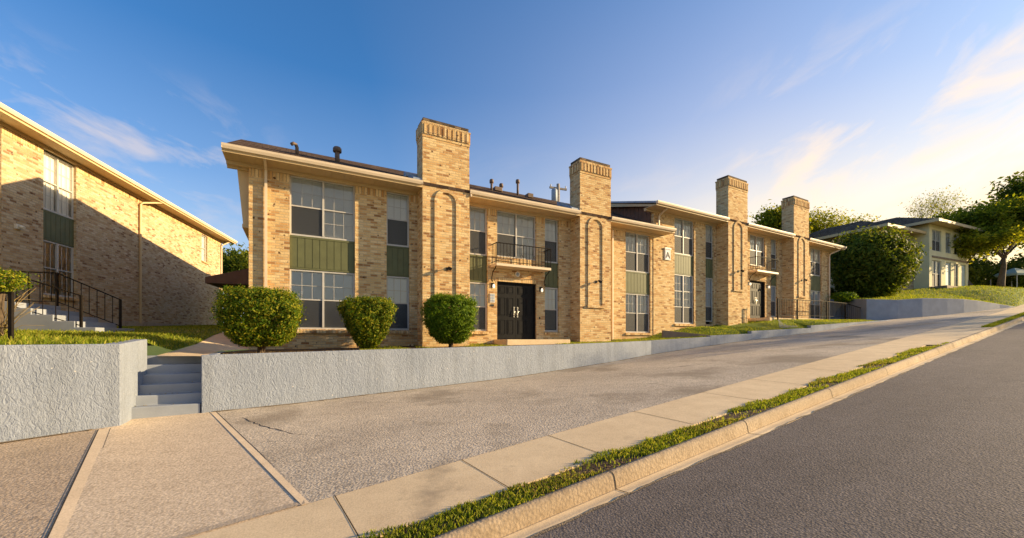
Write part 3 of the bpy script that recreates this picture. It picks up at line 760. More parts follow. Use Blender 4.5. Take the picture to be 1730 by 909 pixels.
def vent(P,s,y,h,r,zo=0,hood=True,goose=False):
    v=MB(); b=rz(y)+zo-.05
    if goose: v.tube([(s,y,b),(s,y,b+h*.75),(s-.03,y-.02,b+h*.97),(s-.09,y-.05,b+h),(s-.15,y-.07,b+h*.85)],r,10)
    else:
        v.tube([(s,y,b),(s,y,b+h)],r,12)
        if hood: v.lathe([(r*1.1,h-.06),(r*1.75,h-.05),(r*1.75,h+.06),(r*1.4,h+.1),(.01,h+.11)],(s,y,b),14)
    v.build('vent_pipe', M['pipe'], P)
vent(ro,-6.45,.6,.36,.05,goose=True); vent(ro,-5.3,.9,.42,.075)
for s,y,h in ((.7,1.9,.40),(1.2,2.0,.3),(2.0,2.0,.62)): vent(ro,s,y,h,.05)
mb=MB(); mb.box(.85,1.15,1.85,2.1,rz(2.0)-.02,rz(2.0)+.14); mb.build('box_vent', M['pipe'], ro); mb=MB(); mb.box(2.3,2.55,1.6,1.9,rz(1.8)-.05,rz(1.8)+.12); mb.build('box_vent', M['pipe'], ro)
downspout(PA,[(-7.22,-.62,4.93),(-7.22,-.55,4.86),(-7.22,-.10,4.74),(-7.22,-.065,4.6),(-7.22,-.065,-.2)])
downspout(PA,[(5.53,-.05,4.7),(5.53,-.05,.0)])
downspout(PA,[(-1.28,-.6,4.96),(-1.28,-.66,4.86),(-1.28,-.66,4.80)],M['gutter'],.03)
# rake overhang soffit on the left gable: descends with the rear slope
mb=MB(); n=44
for k in range(n):
    a=.2+k*15.6/n; b=a+15.6/n-.012
    mb.prism([(-7.78,3.22),(-7.93,4.86),(-7.631,4.86),(-7.631,3.22)], lambda u,v,t:(u,t,v), a, b)
mb.prism([(-7.80,3.12),(-7.80,3.219),(-7.631,3.219),(-7.631,3.12)], lambda u,v,t:(u,t,v), .19, 15.8)
mb.build('side_siding', M['soffit'], PA)
mb=MB(); mb.box(-8.14,-7.6,.121,.2,4.70,4.87); mb.build('eave_return', M['soffit'], PA)

# --- upper block
z2=1.09
piersB=[(-.72,.73),(2.20,3.09),(3.76,5.9),(8.54,9.12),(9.79,13.73),(15.17,16.25)]
baysB=[(.73,2.20,.68),(3.09,3.76,.68),(9.12,9.79,1.25),(13.73,15.17,1.25),(5.9,7.0,1.0),(7.0,8.54,1.1)]
PB=block('brick_apartment_block', BO, BA, z2, 'upper tan brick apartment block with the A sign, side railing and two tall chimneys', piersB, baysB, None, -.72, 16.25, None, -.6, -.8, 16.8, pitch=.29)
soldier_tops(PB,[p for p in piersB if p[1]-p[0]>.3],4.80+z2-.06)
x=MB(); x.box(5.9,7.0,.0005,.239,1.0,4.8+z2); x.build('wall', M['brick'], PB)
x=MB(); x.box(7.0,8.54,.002,.239,3.42,4.14); x.build('wall', M['brick'], PB)
x=MB(); x.box(6.95,8.6,-.014,.2,3.29,3.42); x.build('lintel', M['soldier'], PB)
window(PB,.73,2.20,4.13,5.86,['LD','LD'],blind='curtain'); window(PB,.73,2.20,.76,3.14,['LLD','LLD'],blind='skyblind'); panel(PB,.73,2.20,3.145,4.12); sill(PB,.73,2.2,.75)
window(PB,3.09,3.76,4.13,5.86,['LD']); window(PB,3.09,3.76,.9,3.14,['LLD'],blind='skyblind'); panel(PB,3.09,3.76,3.145,4.12); sill(PB,3.09,3.76,.76)
window(PB,9.12,9.79,4.13,5.86,['LD']); window(PB,9.12,9.79,1.32,3.14,['LD'],blind='skyblind'); panel(PB,9.12,9.79,3.145,4.12); sill(PB,9.12,9.79,1.31)
window(PB,13.73,15.17,4.13,5.86,['LD','LD'],blind='curtain'); window(PB,13.73,15.17,1.32,3.14,['LD','LD'],blind='skyblind'); panel(PB,13.73,15.17,3.145,4.12); sill(PB,13.73,15.17,1.31)
window(PB,7.0,8.54,4.15,5.86,['LD','LD'],blind='curtain')
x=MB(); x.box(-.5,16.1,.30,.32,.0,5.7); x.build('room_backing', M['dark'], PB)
double_door(PB,7.0,8.54,1.16,3.29)
for s,z in ((6.86,3.05),(8.72,3.0)): wall_lamp(PB,s,z)
balcony(PB,6.85,8.95,3.78)
ARCH=(2.2,5.30); LAMPZ=3.15
for (a,b,zt) in ((4.0,5.68,8.31),(10.35,12.1,8.40)): chimney(PB,a,b,.35,zt)
eave(PB,[(-1.25,3.995),(5.685,10.345),(12.105,16.88)],6.11)
ro,_=roof(PB,-1.1,16.86,z2,pitch=.29)
for s in (4.0,10.35):
    mb=MB(); mb.prism([(-.60,6.08),(.031,6.26),(.031,6.36),(-.60,6.18)], lambda u,v,t:(t,u,v), s-.34,s-.001); mb.prism([(.031,6.2),(.36,6.2),(.36,6.46),(.031,6.36)], lambda u,v,t:(t,u,v), s-.45,s+.01); mb.build('flashing', M['flash'], ro)
# brown siding end wall above the lower roof
mb=MB(); n=64
ypts=[.13+i*(15.6/n) for i in range(n+1)]
def zrb(y): return 6.09+(min(y,YR)+.68)*.29-max(0,y-YR)*BACK-.10
for a,b in zip(ypts,ypts[1:]): mb.prism([(a+.006,3.0),(a+.006,zrb(a)-.05),(b-.006,zrb(b)-.05),(b-.006,3.0)], lambda u,v,t:(t,u,v), -.775,-.7301)
mb.box(-.76,-.7302,.13,15.7,3.0,4.9)
mb.build('end_siding', M['brownside'], PB)
mb=MB(); mb.prism([(-.7,6.10),(YR,7.28),(15.8,5.10),(15.8,5.02),(YR,7.20),(-.7,6.02)], lambda u,v,t:(t,u,v), -1.14,-1.10); mb.build('drip_edge', M['flash'], PB)
downspout(PB,[(-.45,-.6,6.0),(-.45,-.5,5.9),(-.45,-.12,5.72),(-.45,-.08,5.55),(-.45,-.08,5.1)])
downspout(PB,[(16.4,-.62,6.0),(16.3,-.5,5.85),(16.05,-.12,5.65),(16.05,-.08,5.5),(16.05,-.08,1.3)])
# sign plaque with letter A (crest-shaped top)
g=MB(); g.box(-.02,.37+.06,-.05,0,3.70,4.30); g.prism([(-.06,4.30),(.47,4.30),(.47,4.36),(.41,4.39),(.0,4.39),(-.06,4.36)], lambda u,v,t:(u,t,v), -.075,0.0)
sg=g.build('sign_plaque', M['signwhite'], PB); sg.scale=(.84,1,.84); sg.location=(.03,0,.62)
f=bpy.data.curves.new('letter','FONT'); f.body='A'; f.size=.52; f.extrude=.006; f.align_x='CENTER'
fo=bpy.data.objects.new('letter',f); COL.objects.link(fo); fo.parent=sg; fo.location=(.205,-.057,3.80); fo.rotation_euler=(R(90),0,0); f.materials.append(M['ink'])
bpy.context.view_layer.update()
me=bpy.data.meshes.new_from_object(fo.evaluated_get(bpy.context.evaluated_depsgraph_get())); fm=bpy.data.objects.new('letter',me); COL.objects.link(fm); fm.parent=sg; fm.location=fo.location; fm.rotation_euler=fo.rotation_euler
if not me.materials: me.materials.append(M['ink'])
bpy.data.objects.remove(fo)
g=MB(); g.box(.02,.39,-.056,-.051,3.735,3.75); g.box(.02,.39,-.056,-.051,4.25,4.265); g.box(.02,.035,-.056,-.051,3.75,4.25); g.box(.375,.39,-.056,-.051,3.75,4.25); g.build('sign_border', M['flash'], sg)

# --- left block
PC=empty('brick_apartment_block',(CO[0],CO[1],0),CA,'pale brick apartment block on the left, its long wall half in diagonal shadow','apartment building')
w=MB()
for a,b in ((-1.45,-.04),(1.32,10.55),(11.25,13.2),(-9,-2.9)): w.box(a,b,0,.24,.78,6.2)
w.box(-.04,1.32,0,.24,.78,1.44); w.box(-2.9,-1.45,0,.24,.78,1.44); w.box(10.55,11.25,0,.24,.78,4.55); w.box(10.55,11.25,0,.24,6.1,6.2)
w.box(12.96,13.2,.2401,9,.78,6.2); w.box(-9,13.2,9,9.24,.78,6.2); w.box(-9,-8.76,.2401,9,.78,6.2)
w.build('wall', M['palebrick'], PC)
w=MB(); w.box(-9.01,13.22,-.02,.3,-.3,.779); w.build('foundation', M['kerb'], PC)
soldier_tops(PC,[(-1.45,-.04),(1.32,10.55),(11.25,13.2)],6.2)
for a,b in ((-.04,1.32),(-2.9,-1.45)):
    window(PC,a,b,4.26,6.17,['LL','LL'],blind='curtain'); panel(PC,a,b,3.27,4.25); window(PC,a,b,1.47,3.26,['LL','LL'],blind='curtain' if a>-2 else 'blind'); sill(PC,a,b,1.46)
window(PC,10.55,11.25,4.58,6.1,['LL'],cols=2); sill(PC,10.55,11.25,4.57)
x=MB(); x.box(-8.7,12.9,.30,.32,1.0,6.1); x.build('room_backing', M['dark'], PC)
eave(PC,[(-9.5,13.9)],6.48,over=.58)
mb=MB(); mb.prism([(-.62,6.45),(4.6,7.6),(9.8,6.45),(9.8,6.3),(4.6,7.45),(-.62,6.37)], lambda u,v,t:(t,u,v), -9.5,13.88); mb.build('roof', M['shingle'], PC)
downspout(PC,[(5.6,-.55,6.38),(5.5,-.5,6.28),(4.9,-.12,6.05),(4.82,-.07,5.95),(4.82,-.07,.7)],M['pipetan'] if 'pipetan' in M else M['soffit'])
downspout(PC,[(13.3,-.5,6.38),(13.25,-.4,6.25),(13.05,-.1,6.0),(13.05,-.07,5.9),(13.05,-.07,.8)],M['cream'])
mb=MB(); mb.box(-1.05,-.85,-.05,0,3.33,3.47); mb.tube([(-.95,-.05,3.42),(-.95,-.16,3.38)],.05,10); mb.build('wall_light', M['plaque'], PC)

# stoop with rails in front of the left block
ST_=empty('entry_stoop',(-11.02,10.15,0),R(15.06),'grey painted stoop and steps beside the left block','steps')
mb=MB(); n=5
prof=[(.42,-.2),(.42,.30)]
x_=.42
for k in range(n-1):
    x_-=.43; prof.append((x_,.30+k*.155)); prof.append((x_,.30+(k+1)*.155))
prof+= [(-4.6,prof[-1][1]),(-4.6,-.2)]
mb.prism(prof[::-1], lambda u,v,t:(u,t,v), .0,1.55); mb.build('flight', M['greywash'], ST_, .01)
ztop=prof[-2][1]
def stair_rail(name,label,y,drop_x0,x1,z0,z1,flat,h=.92,parentloc=(-11.02,10.15,0),pr=R(15.06)):
    e=empty(name,parentloc,pr,label,'handrail')
    r=MB()
    r.tube([(flat,y,z0+h),(drop_x0,y,z0+h),(x1,y,z1+h)],.021,4,False)
    r.tube([(flat,y,z0+.12),(drop_x0,y,z0+.12),(x1,y,z1+.16)],.014,4,False)
    r.build('rail', M['iron'], e)
    for x,z in ((drop_x0,z0),(x1,z1)):
        p=MB(); p.box(x-.024,x+.024,y-.024,y+.024,z-.05,z+h+.01); p.build('post', M['iron'], e)
    b=MB(); n=8
    for i in range(1,n):
        t=i/n; x=drop_x0+(x1-drop_x0)*t; z=z0+(z1-z0)*t; b.bar((x,y,z+.14),(x,y,z+h),.009)
    m_=int((drop_x0-flat)/.22)
    for i in range(m_): x=flat+(drop_x0-flat)*(i+.5)/m_; b.bar((x,y,z0+.12),(x,y,z0+h),.009)
    b.build('baluster', M['iron'], e)['kind']='stuff'
stair_rail('stair_handrail','black iron handrail on the near side of the left stoop',.04,-1.95,.10,.93,.18,-4.4)
stair_rail('stair_handrail','black iron handrail on the far side of the stoop, close to the pale brick wall',1.5,-1.35,.10,.93,.22,-2.6)
# near handrail on the lawn at the frame's left
e=empty('stair_handrail',(-8.9,7.15,0),R(15),'short black iron rail in the grass under the left shrub','handrail')
r=MB(); r.tube([(-2.5,0,.82),(0,0,.82)],.021,4,False); r.tube([(-2.5,0,.2),(0,0,.2)],.013,4,False); r.build('rail',M['iron'],e)
p=MB(); p.box(-.026,.026,-.026,.026,-.15,.84); p.build('post',M['iron'],e)
b=MB()
for i in range(8): b.bar((-.3-.28*i,0,.2),(-.3-.28*i,0,.82),.009)
b.build('baluster',M['iron'],e)['kind']='stuff'

# railing along the walk of the upper block
e=empty('walkway_railing',(BO[0],BO[1],0),BA,'long black iron railing along the walk before the upper block','railing')
q=-1.35; r=MB()
rp=[(7.2,q,2.14),(12.6,q,2.25),(15.0,q,2.25),(16.4,q-.35,1.95)]
r.tube(rp,.024,4,False); r.tube([(a,b_2,c-.88) for a,b_2,c in rp],.016,4,False); r.build('rail',M['iron'],e)
def on(pl,x):
    for a,b in zip(pl,pl[1:]):
        if a[0]<=x<=b[0]: return lerp(a,b,(x-a[0])/(b[0]-a[0]))
b=MB(); x=7.2
while x<16.35:
    p=on(rp,x); b.bar((p[0],p[1],p[2]-.88),p,.010); x+=.17
b.build('baluster',M['iron'],e)['kind']='stuff'
for x in (7.2,9.2,12.6,15.0,16.4):
    p=on(rp,x); k=MB(); k.box(p[0]-.028,p[0]+.028,p[1]-.028,p[1]+.028,p[2]-1.1,p[2]+.03); k.build('post',M['iron'],e)
# entry slabs / paths
mb=MB(); mb.box(-.12,2.55,-1.05,-.001,-.42,-.012); o=mb.build('entry_slab',M['concrete'],None,.02); o.location=(AO[0],AO[1],0); o.rotation_euler=(0,0,AA); tag(o,'tan concrete slab at the foot of the near double door','door step')
mb=MB(); mb.box(6.6,9.4,-1.25,-.001,.6,1.14); mb.box(9.4,16.2,-1.3,-.02,.8,1.18); o=mb.build('entry_slab',M['concrete'],None,.02); o.location=(BO[0],BO[1],0); o.rotation_euler=(0,0,BA); tag(o,'raised concrete walk at the far double door behind the railing','door step')
mb=MB(); P4=[b_(7.4,1.24,1.06),b_(8.9,1.24,1.08),(14.6,20.55,.62),(13.2,19.85,.53)]
for k in range(8):
    a=k/8; c=(k+1)/8
    mb.face([lerp(P4[0],P4[3],a)[:2]+(lerp(P4[0],P4[3],a)[2]+.012,),lerp(P4[0],P4[3],c)[:2]+(lerp(P4[0],P4[3],c)[2]+.012,),lerp(P4[1],P4[2],c)[:2]+(lerp(P4[1],P4[2],c)[2]+.012,),lerp(P4[1],P4[2],a)[:2]+(lerp(P4[1],P4[2],a)[2]+.012,)])
o=mb.build('path',M['greywalk']); o['kind']='structure'

# carport between the blocks
e=empty('carport',(-13.3,19.8,0),R(20),'brown carport roof between the left block and the near block','carport')
mb=MB(); mb.prism([(-1.5,2.70),(-1.5,2.98),(1.15,3.75),(1.15,2.70)], lambda u,v,t:(u,t,v), 0,6); mb.build('roof',M['brownside'],e)
for x,y in ((-1.0,5.6),(-1.0,2.6)):
    p=MB(); p.box(x-.06,x+.06,y-.06,y+.06,.2,2.96); p.build('post',M['brownside'],e)

# --- house on the hill
PH=empty('hillside_house',(HO[0],HO[1],0),HA,'cream plaster house with hipped brown roofs on the hillside right','house')
w=MB()
base=3.4; top=9.75
fr=[(0,.5),(2.1,2.9),(3.9,4.5),(5.3,5.9),(6.8,7.3)]
w.box(0,.24,.2401,9,base,top)           # left flank
for a,b in fr: w.box(a,b,0,.24,base,top)
for a,b in zip(fr,fr[1:]): w.box(a[1],b[0],0,.24,6.75,7.55)
for a,b in zip(fr,fr[1:]): w.box(a[1],b[0],0,.24,9.35,top)
w.box(7.06,7.3,.2401,9,base,top); w.box(.24,7.06,8.76,9,base,top)
w.box(.5,6.8,.0,.24,base,4.45)
w.build('wall',M['houseplaster'],PH)
w=MB(); w.box(-5.2,-.01,1.0,1.24,2.8,6.9); w.box(-5.2,-4.96,1.2401,9,2.8,9.0); w.box(-5.2,-.01,8.76,9,2.8,9.0)
for a,b in ((-5.2,-3.2),(-.5,-.01)): w.box(a,b,1.0,1.24,6.9,9.1)
w.box(-3.2,-.5,1.0,1.24,8.7,9.1); w.build('wall',M['houseplaster2'] if 'houseplaster2' in M else M['palebrick'],PH)
window(PH,-3.2,-1.9,6.92,8.68,['LD','LD'],cross=False,y=1.1); window(PH,-1.85,-.5,6.92,8.68,['LD','LD'],cross=False,y=1.1)
window(PH,.5,2.1,7.56,9.34,['LD','LD'],cross=False); window(PH,.5,2.1,4.5,6.74,['LD','LD'],cross=False)
window(PH,2.9,3.9,7.56,9.34,['L'],cross=False); window(PH,4.5,5.3,7.56,9.34,['LD'],cross=False); window(PH,5.9,6.8,7.56,9.34,['LD'],cross=False)
window(PH,4.5,5.3,4.5,6.74,['DD','DD'],cross=False)
for a,b in ((2.9,3.9),(5.9,6.8)):
    d=MB(); d.box(a,b,.08,.13,4.46,6.74); d.build('door',M['bluedoor'],PH)
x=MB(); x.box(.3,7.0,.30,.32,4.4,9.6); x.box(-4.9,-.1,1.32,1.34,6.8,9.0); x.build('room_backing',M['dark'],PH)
x=MB(); x.box(.45,6.85,-.06,-.001,6.95,7.1); x.box(-.05,7.4,-1.1,-.001,4.1,4.42); x.build('porch_slab',M['browncurb'],PH)
def hip(x0,x1,y0,y1,z,h,name):
    cx_=min((x1-x0),(y1-y0))/2; mb=MB()
    if (x1-x0)>=(y1-y0): a,b=(x0+cx_,(y0+y1)/2,z+h),(x1-cx_,(y0+y1)/2,z+h)
    else: a,b=((x0+x1)/2,y0+cx_,z+h),((x0+x1)/2,y1-cx_,z+h)
    A_,B_,C_,D_=(x0,y0,z),(x1,y0,z),(x1,y1,z),(x0,y1,z)
    if (x1-x0)>=(y1-y0):
        mb.face([A_,B_,b,a]); mb.face([B_,C_,b]); mb.face([C_,D_,a,b]); mb.face([D_,A_,a])
    else:
        mb.face([A_,B_,a]); mb.face([B_,C_,b,a]); mb.face([C_,D_,b]); mb.face([D_,A_,a,b])
    o=mb.build(name,M['houseroof'],PH)
    f=MB(); t=.2
    f.box(x0-.03,x1+.03,y0-.03,y0,z-t,z+.03); f.box(x0-.03,x1+.03,y1,y1+.03,z-t,z+.03); f.box(x0-.03,x0,y0,y1,z-t,z+.03); f.box(x1,x1+.03,y0,y1,z-t,z+.03); f.box(x0,x1,y0,y1,z-.06,z-.03)
    f.build('fascia',M['soffit'],o)
hip(-.9,8.2,-.9,10,top+.1,1.9,'roof'); hip(-6.1,.6,.2,10,9.12,1.5,'roof')

# ------------------------------------------------------------------ vegetation
def leaf_obj(name, centers, normals, size, m, parent, elong=1.5, seed=0):
    g=np.random.default_rng(seed); n=len(centers)
    nrm=normals/np.linalg.norm(normals,axis=1,keepdims=True)
    ref=g.normal(size=(n,3)); t=np.cross(nrm,ref); t/=np.linalg.norm(t,axis=1,keepdims=True); b=np.cross(nrm,t)
    s=size*g.uniform(.6,1.35,(n,1))
    v=np.empty((n,4,3)); v[:,0]=centers-t*s*elong; v[:,1]=centers+b*s*.6+nrm*s*.15; v[:,2]=centers+t*s*elong; v[:,3]=centers-b*s*.6+nrm*s*.15
    me=bpy.data.meshes.new(name); me.vertices.add(4*n); me.vertices.foreach_set('co',v.reshape(-1))
    me.loops.add(4*n); me.loops.foreach_set('vertex_index',np.arange(4*n,dtype=np.int32))
    me.polygons.add(n); me.polygons.foreach_set('loop_start',np.arange(0,4*n,4,dtype=np.int32)); me.polygons.foreach_set('loop_total',np.full(n,4,dtype=np.int32))
    me.update(calc_edges=True); me.validate(); me.materials.append(m)
    o=bpy.data.objects.new(name,me); COL.objects.link(o)
    if parent is not None: o.parent=parent
    return o
def bush(loc, label, rx, ry, z0, z1, n, size, m, seed, group=None, shape=3.0, taper=.55, stem=True, name='clipped_bush', cat='bush', lump=.10, flare=.6):
    e=empty(name,loc,R(28+rnd.uniform(-8,8)),label,cat,group); g=np.random.default_rng(seed)
    # superellipsoid body, narrower at the foot, leaves biased to the outside in twiggy clumps
    nc=max(60,n//12)
    def surf(k,lo,hi):
        d=g.normal(size=(k,3)); d/=np.linalg.norm(d,axis=1,keepdims=True)
        p=shape; r=1/((np.abs(d)**p).sum(1)**(1/p))
        rad=r*g.uniform(lo,hi,k)**(1/2.2)
        q=d*rad[:,None]; return q,d
    c1,d1=surf(nc,.38,1.04)
    idx=g.integers(0,nc,n); P=c1[idx]+g.normal(size=(n,3))*lump*np.array([1,1,1]); Dn=d1[idx]+g.normal(size=(n,3))*.55
    t=(P[:,2]+1)/2; k=taper+(1-taper)*np.clip(t/flare,0,1)**.8
    bl=1+.07*np.sin(P[:,0]*4.1+seed)*np.sin(P[:,2]*3.3+seed*2)+.06*np.sin(P[:,1]*5+P[:,2]*4+seed); P[:,:2]*=bl[:,None]; spr=g.random(n)<.035; P[spr]*=g.uniform(1.02,1.16,(spr.sum(),1))
    P[:,0]*=rx*k; P[:,1]*=ry*k; P[:,2]=z0+(z1-z0)*np.clip(t,-.02,1.08)
    leaf_obj('foliage',P,Dn,size,m,e,1.35,seed)
    s=MB()
    H=z1-z0
    for i in range(11):
        a=rnd.uniform(0,6.28); r_=rnd.uniform(.25,.75)*rx
        s.tube([(rnd.uniform(-.06,.06),rnd.uniform(-.06,.06),-.1),(math.cos(a)*r_*.35,math.sin(a)*r_*.35,z0+H*.2),(math.cos(a)*r_*.8,math.sin(a)*r_*.8,z0+H*.55),(math.cos(a)*r_,math.sin(a)*r_,z0+H*.85)],[.03,.022,.014,.006],6)
    s.build('stem',M['bark'],e)
    return e
GB='clipped bushes in the bed before the near block'
bush((-5.86,9.40,-.33),'widest clipped bush, boxy with bronzed leaves, at the left end of the wall bed',.79,.74,.20,1.47,46000,.022,M['warm_leaf'],11,GB,6,.66,lump=.05)
bush((-3.92,10.95,-.30),'middle clipped bush flaring upward under the brick pier',.68,.64,.06,1.40,34000,.022,M['warm_leaf'],12,GB,5,.32,lump=.05,flare=.8)
bush((-1.86,12.1,-.26),'green rounded clipped bush in front of the first chimney',.76,.72,.16,1.56,40000,.022,M['box_leaf'],13,GB,4,.6,lump=.045)
bush((25.95,29.2,2.75),'huge rounded evergreen bush before the cream house',2.5,2.2,.15,4.85,26000,.10,M['tree_leaf'],14,None,2.3,.72,name='evergreen_bush',lump=.13)
bush((21.9,26.55,2.45),'low clipped hedge bush above the grey wall by the railing',.75,.55,.0,.62,4000,.04,M['box_leaf'],15,None,3,.8,name='hedge_bush')
bush((23.6,31.0,2.9),'dark low hedge behind the huge evergreen bush',1.7,.9,.0,1.1,5000,.06,M['tree_leaf'],16,None,3,.85,name='hedge_bush')
bush((-9.62,7.55,-.05),'half-dry shrub at the left edge beside the short iron rail',.38,.36,.92,1.36,2400,.020,M['warm_leaf'],17,None,2.4,.7,name='dry_shrub',cat='shrub',lump=.16)
s=MB(); g=random.Random(5)
for i in range(36):
    a=g.uniform(0,6.28); t=g.uniform(.2,.6); z=g.uniform(.3,.85)
    s.tube([(g.uniform(-.1,.1),g.uniform(-.1,.1),z*.4),(math.cos(a)*t*.5,math.sin(a)*t*.4,z),(math.cos(a)*t,math.sin(a)*t*.8,z+g.uniform(-.05,.35))],[.007,.005,.003],4)
o=s.build('dead_twigs',M['dry_twig']); o.parent=[x for x in bpy.data.objects if x.name.startswith('dry_shrub')][0]

def tree(loc, label, h, tr, crown_r, n_leaves, lsize, m, seed, group=None, lean=(0,0), fork=.35, spread=1.0, bare=False, name='leafy_tree', levels=4, nb=4, flat=.55, clump=.45, upw=.35):
    g=random.Random(seed); e=empty(name,loc,0,label,'tree',group); w=MB(); tips=[]
    def grow(p,d,L,r_,lev):
        pts=[p]; rad=[r_]; q=Vector(p); dd=Vector(d)
        n=4
        for i in range(n):
            dd=(dd+Vector((g.gauss(0,.14),g.gauss(0,.14),g.gauss(0.02,.08)))).normalized(); q=q+dd*L/n; pts.append(tuple(q)); rad.append(r_*(1-.5*(i+1)/n))
            if lev>0 and lev<levels-1 and i>=1 and g.random()<.55:
                sd=(dd+Vector((g.gauss(0,.7),g.gauss(0,.7),g.gauss(.1,.3)))).normalized(); grow(tuple(q),sd,L*.6,rad[-1]*.55,lev+1)
        w.tube(pts,rad,7 if lev<2 else 4)
        if lev>=levels-2: tips.extend(Vector(x) for x in pts[1:])
        if lev<levels-1:
            for k in range(nb if lev==0 else 3):
                a=6.28*k/(nb if lev==0 else 3)+g.uniform(-.5,.5); o_=Vector((math.cos(a),math.sin(a),0))*spread*g.uniform(.6,1.1)
                nd=(dd*.75+o_*.8+Vector((0,0,upw*g.uniform(.3,1.2)))).normalized()
                grow(tuple(q),nd,crown_r*(.75 if lev==0 else .55 if lev==1 else .4)*g.uniform(.75,1.15),rad[-1]*.68,lev+1)
    grow((0,0,-.2),Vector((lean[0],lean[1],1)).normalized(),h*fork,tr,0)
    w.build('trunk',M['bark'],e)
    if n_leaves:
        gg=np.random.default_rng(seed); T=np.array([tuple(t) for t in tips]); idx=gg.integers(0,len(T),n_leaves)
        P=T[idx]+gg.normal(size=(n_leaves,3))*np.array([1,1,flat])*clump; D_=gg.normal(size=(n_leaves,3))+np.array([0,0,.8])
        leaf_obj('crown',P,D_,lsize,m,e,1.3,seed)
    return e
# trees on the right lawn
tree((42.3,36.8,4.45),'spreading lawn tree with slanting multi-stem trunk before the house porch',6.3,.28,3.0,15000,.11,M['yellow_leaf'],21,None,(-.45,.1),.34,1.25,nb=4,flat=.35,clump=.5,upw=.25)
tree((45.6,37.6,4.75),'lawn tree with upright trunk at the right edge of the lawn',8.3,.30,3.3,24000,.12,M['yellow_leaf'],22,None,(.05,0),.36,1.0,nb=5,flat=.45,clump=.55)
tree((54.5,46,5.4),'tall dark tree rising behind the right lawn trees',12.6,.38,5.0,30000,.17,M['tree_leaf'],23,None,(-.1,0),.34,.9,nb=5,flat=.6,clump=.8)
tree((66,50,5.8),'second dark tree at the far right edge of the hill',14,.4,4.6,20000,.18,M['tree_leaf'],24,None,(0,0),.34,.9,nb=5,clump=.8)
tree((50,22.5,2.6),'street tree across the road, shading the upper driveway',11,.22,3.8,2200,.13,M['tree_leaf'],25,None,(0,0),.38,.9,nb=5,clump=.6,name='street_tree')
# trees behind the blocks
tree((23.0,37.0,3.2),'bright green tree rising between the two upper chimneys',11.6,.28,2.3,6500,.12,M['yellow_leaf'],31,None,(.05,0),.48,.8,nb=4,flat=.6,clump=.55,upw=.6)
GT='thin-leaved trees beyond the hillside house'
for i,(x,y,z,h,n,s_) in enumerate(((41,55,4.6,15.5,5000,41),(47.5,58,5,14.5,3500,42),(55,60,5,15,2200,43))):
    tree((x,y,z),['feathery thin tree right of the last chimney','low thin tree above the lower hipped roof','thin tree behind the roof valley of the hillside house'][i],h,.26,3.4,n,.12,M['yellow_leaf'],s_,GT,(0,0),.42,.9,name='thin_tree',levels=5,clump=.5,upw=.6)
for i,(x,y,z,h,s_) in enumerate(((61,61,5.5,17.5,51),(67.5,62,5.5,18,52))):
    tree((x,y,z),['bare branching tree left over the upper hipped roof','tallest bare tree over the right end of the house roof'][i],h,.30,4.2,700,.1,M['yellow_leaf'],s_,'bare trees behind the house',(0,0),.54,.8,name='bare_tree',levels=5,clump=.3,upw=.7)
GL='trees behind the carport'
for i,(x,y,z,h,s_) in enumerate(((-21.3,33,1,8.4,61),(-25,38,1,10.6,62))):
    tree((x,y,z),['bushy green tree behind the brown carport','taller olive green tree farther behind the carport'][i],h,.25,2.4,9000,.12,M['tree_leaf'] if i==0 else M['yellow_leaf'],s_,GL,(0,0),.3,1.0,nb=5,clump=.7)
tree((5.0,38,1.5),'bare twiggy branch tree showing behind the utility pole',14.3,.14,1.5,0,.1,M['yellow_leaf'],71,None,(0,0),.72,.7,name='bare_tree',levels=4,upw=.7)

GH='dark shrubs along the back of the hill'
for i,(x,y,z,rx,h) in enumerate(((46.5,42.5,4.9,2.2,2.6),(50.5,44,5.2,2.6,3.4),(54.5,43.5,5.3,2.6,2.8),(58.5,45,5.5,3,4.0))):
    bush((x,y,z),['dark shrub just right of the house end','taller dark shrub under the pale canopy tent','broad dark shrub right of the canopy tent','tallest dark shrub at the far right of the hill'][i],rx,1.6,.0,h,6000,.12,M['tree_leaf'],80+i,GH,2.4,.9,name='background_shrub',cat='shrub',lump=.16)

# utility pole behind the near block
e=empty('utility_pole',(3.9,34.0,1.0),R(20),'grey wooden utility pole with transformer rising behind the near block','utility pole')
mb=MB(); mb.tube([(0,0,-.5),(0,0,12.1)],[.2,.14],12); mb.build('pole',M['polewood'],e)
mb=MB(); mb.box(-.8,.8,-.06,.06,11.65,11.8)
mb.build('crossarm',M['polewood'],e)
mb=MB(); mb.lathe([(.22,0),(.25,.03),(.25,1.0),(.2,1.08),(.05,1.15)],(-.40,-.1,10.5),14); mb.build('transformer',M['flash'],e)
for x in (-.7,0,.7):
    mb=MB(); mb.lathe([(.03,0),(.06,.05),(.04,.1),(.06,.15),(.02,.22)],(x,0,11.8),8); mb.build('insulator',M['white'],e)

# garden parasol far right
e=empty('garden_canopy',(51.4,41.2,4.7),0,'pale green canopy tent beyond the right lawn trees','canopy')
mb=MB(); mb.face([(-1.2,-1.2,1.9),(1.2,-1.2,1.9),(0,0,2.6)]); mb.face([(1.2,-1.2,1.9),(1.2,1.2,1.9),(0,0,2.6)]); mb.face([(1.2,1.2,1.9),(-1.2,1.2,1.9),(0,0,2.6)]); mb.face([(-1.2,1.2,1.9),(-1.2,-1.2,1.9),(0,0,2.6)])
mb.box(-1.2,1.2,-1.21,-1.19,1.7,1.9); mb.box(-1.21,-1.19,-1.18,1.2,1.7,1.9); mb.build('canvas',M['cloth'],e)
for x,y in ((-1.1,-1.1),(1.1,-1.1),(1.1,1.1),(-1.1,1.1)):
    mb=MB(); mb.box(x-.03,x+.03,y-.03,y+.03,-.2,1.9); mb.build('leg',M['white'],e)

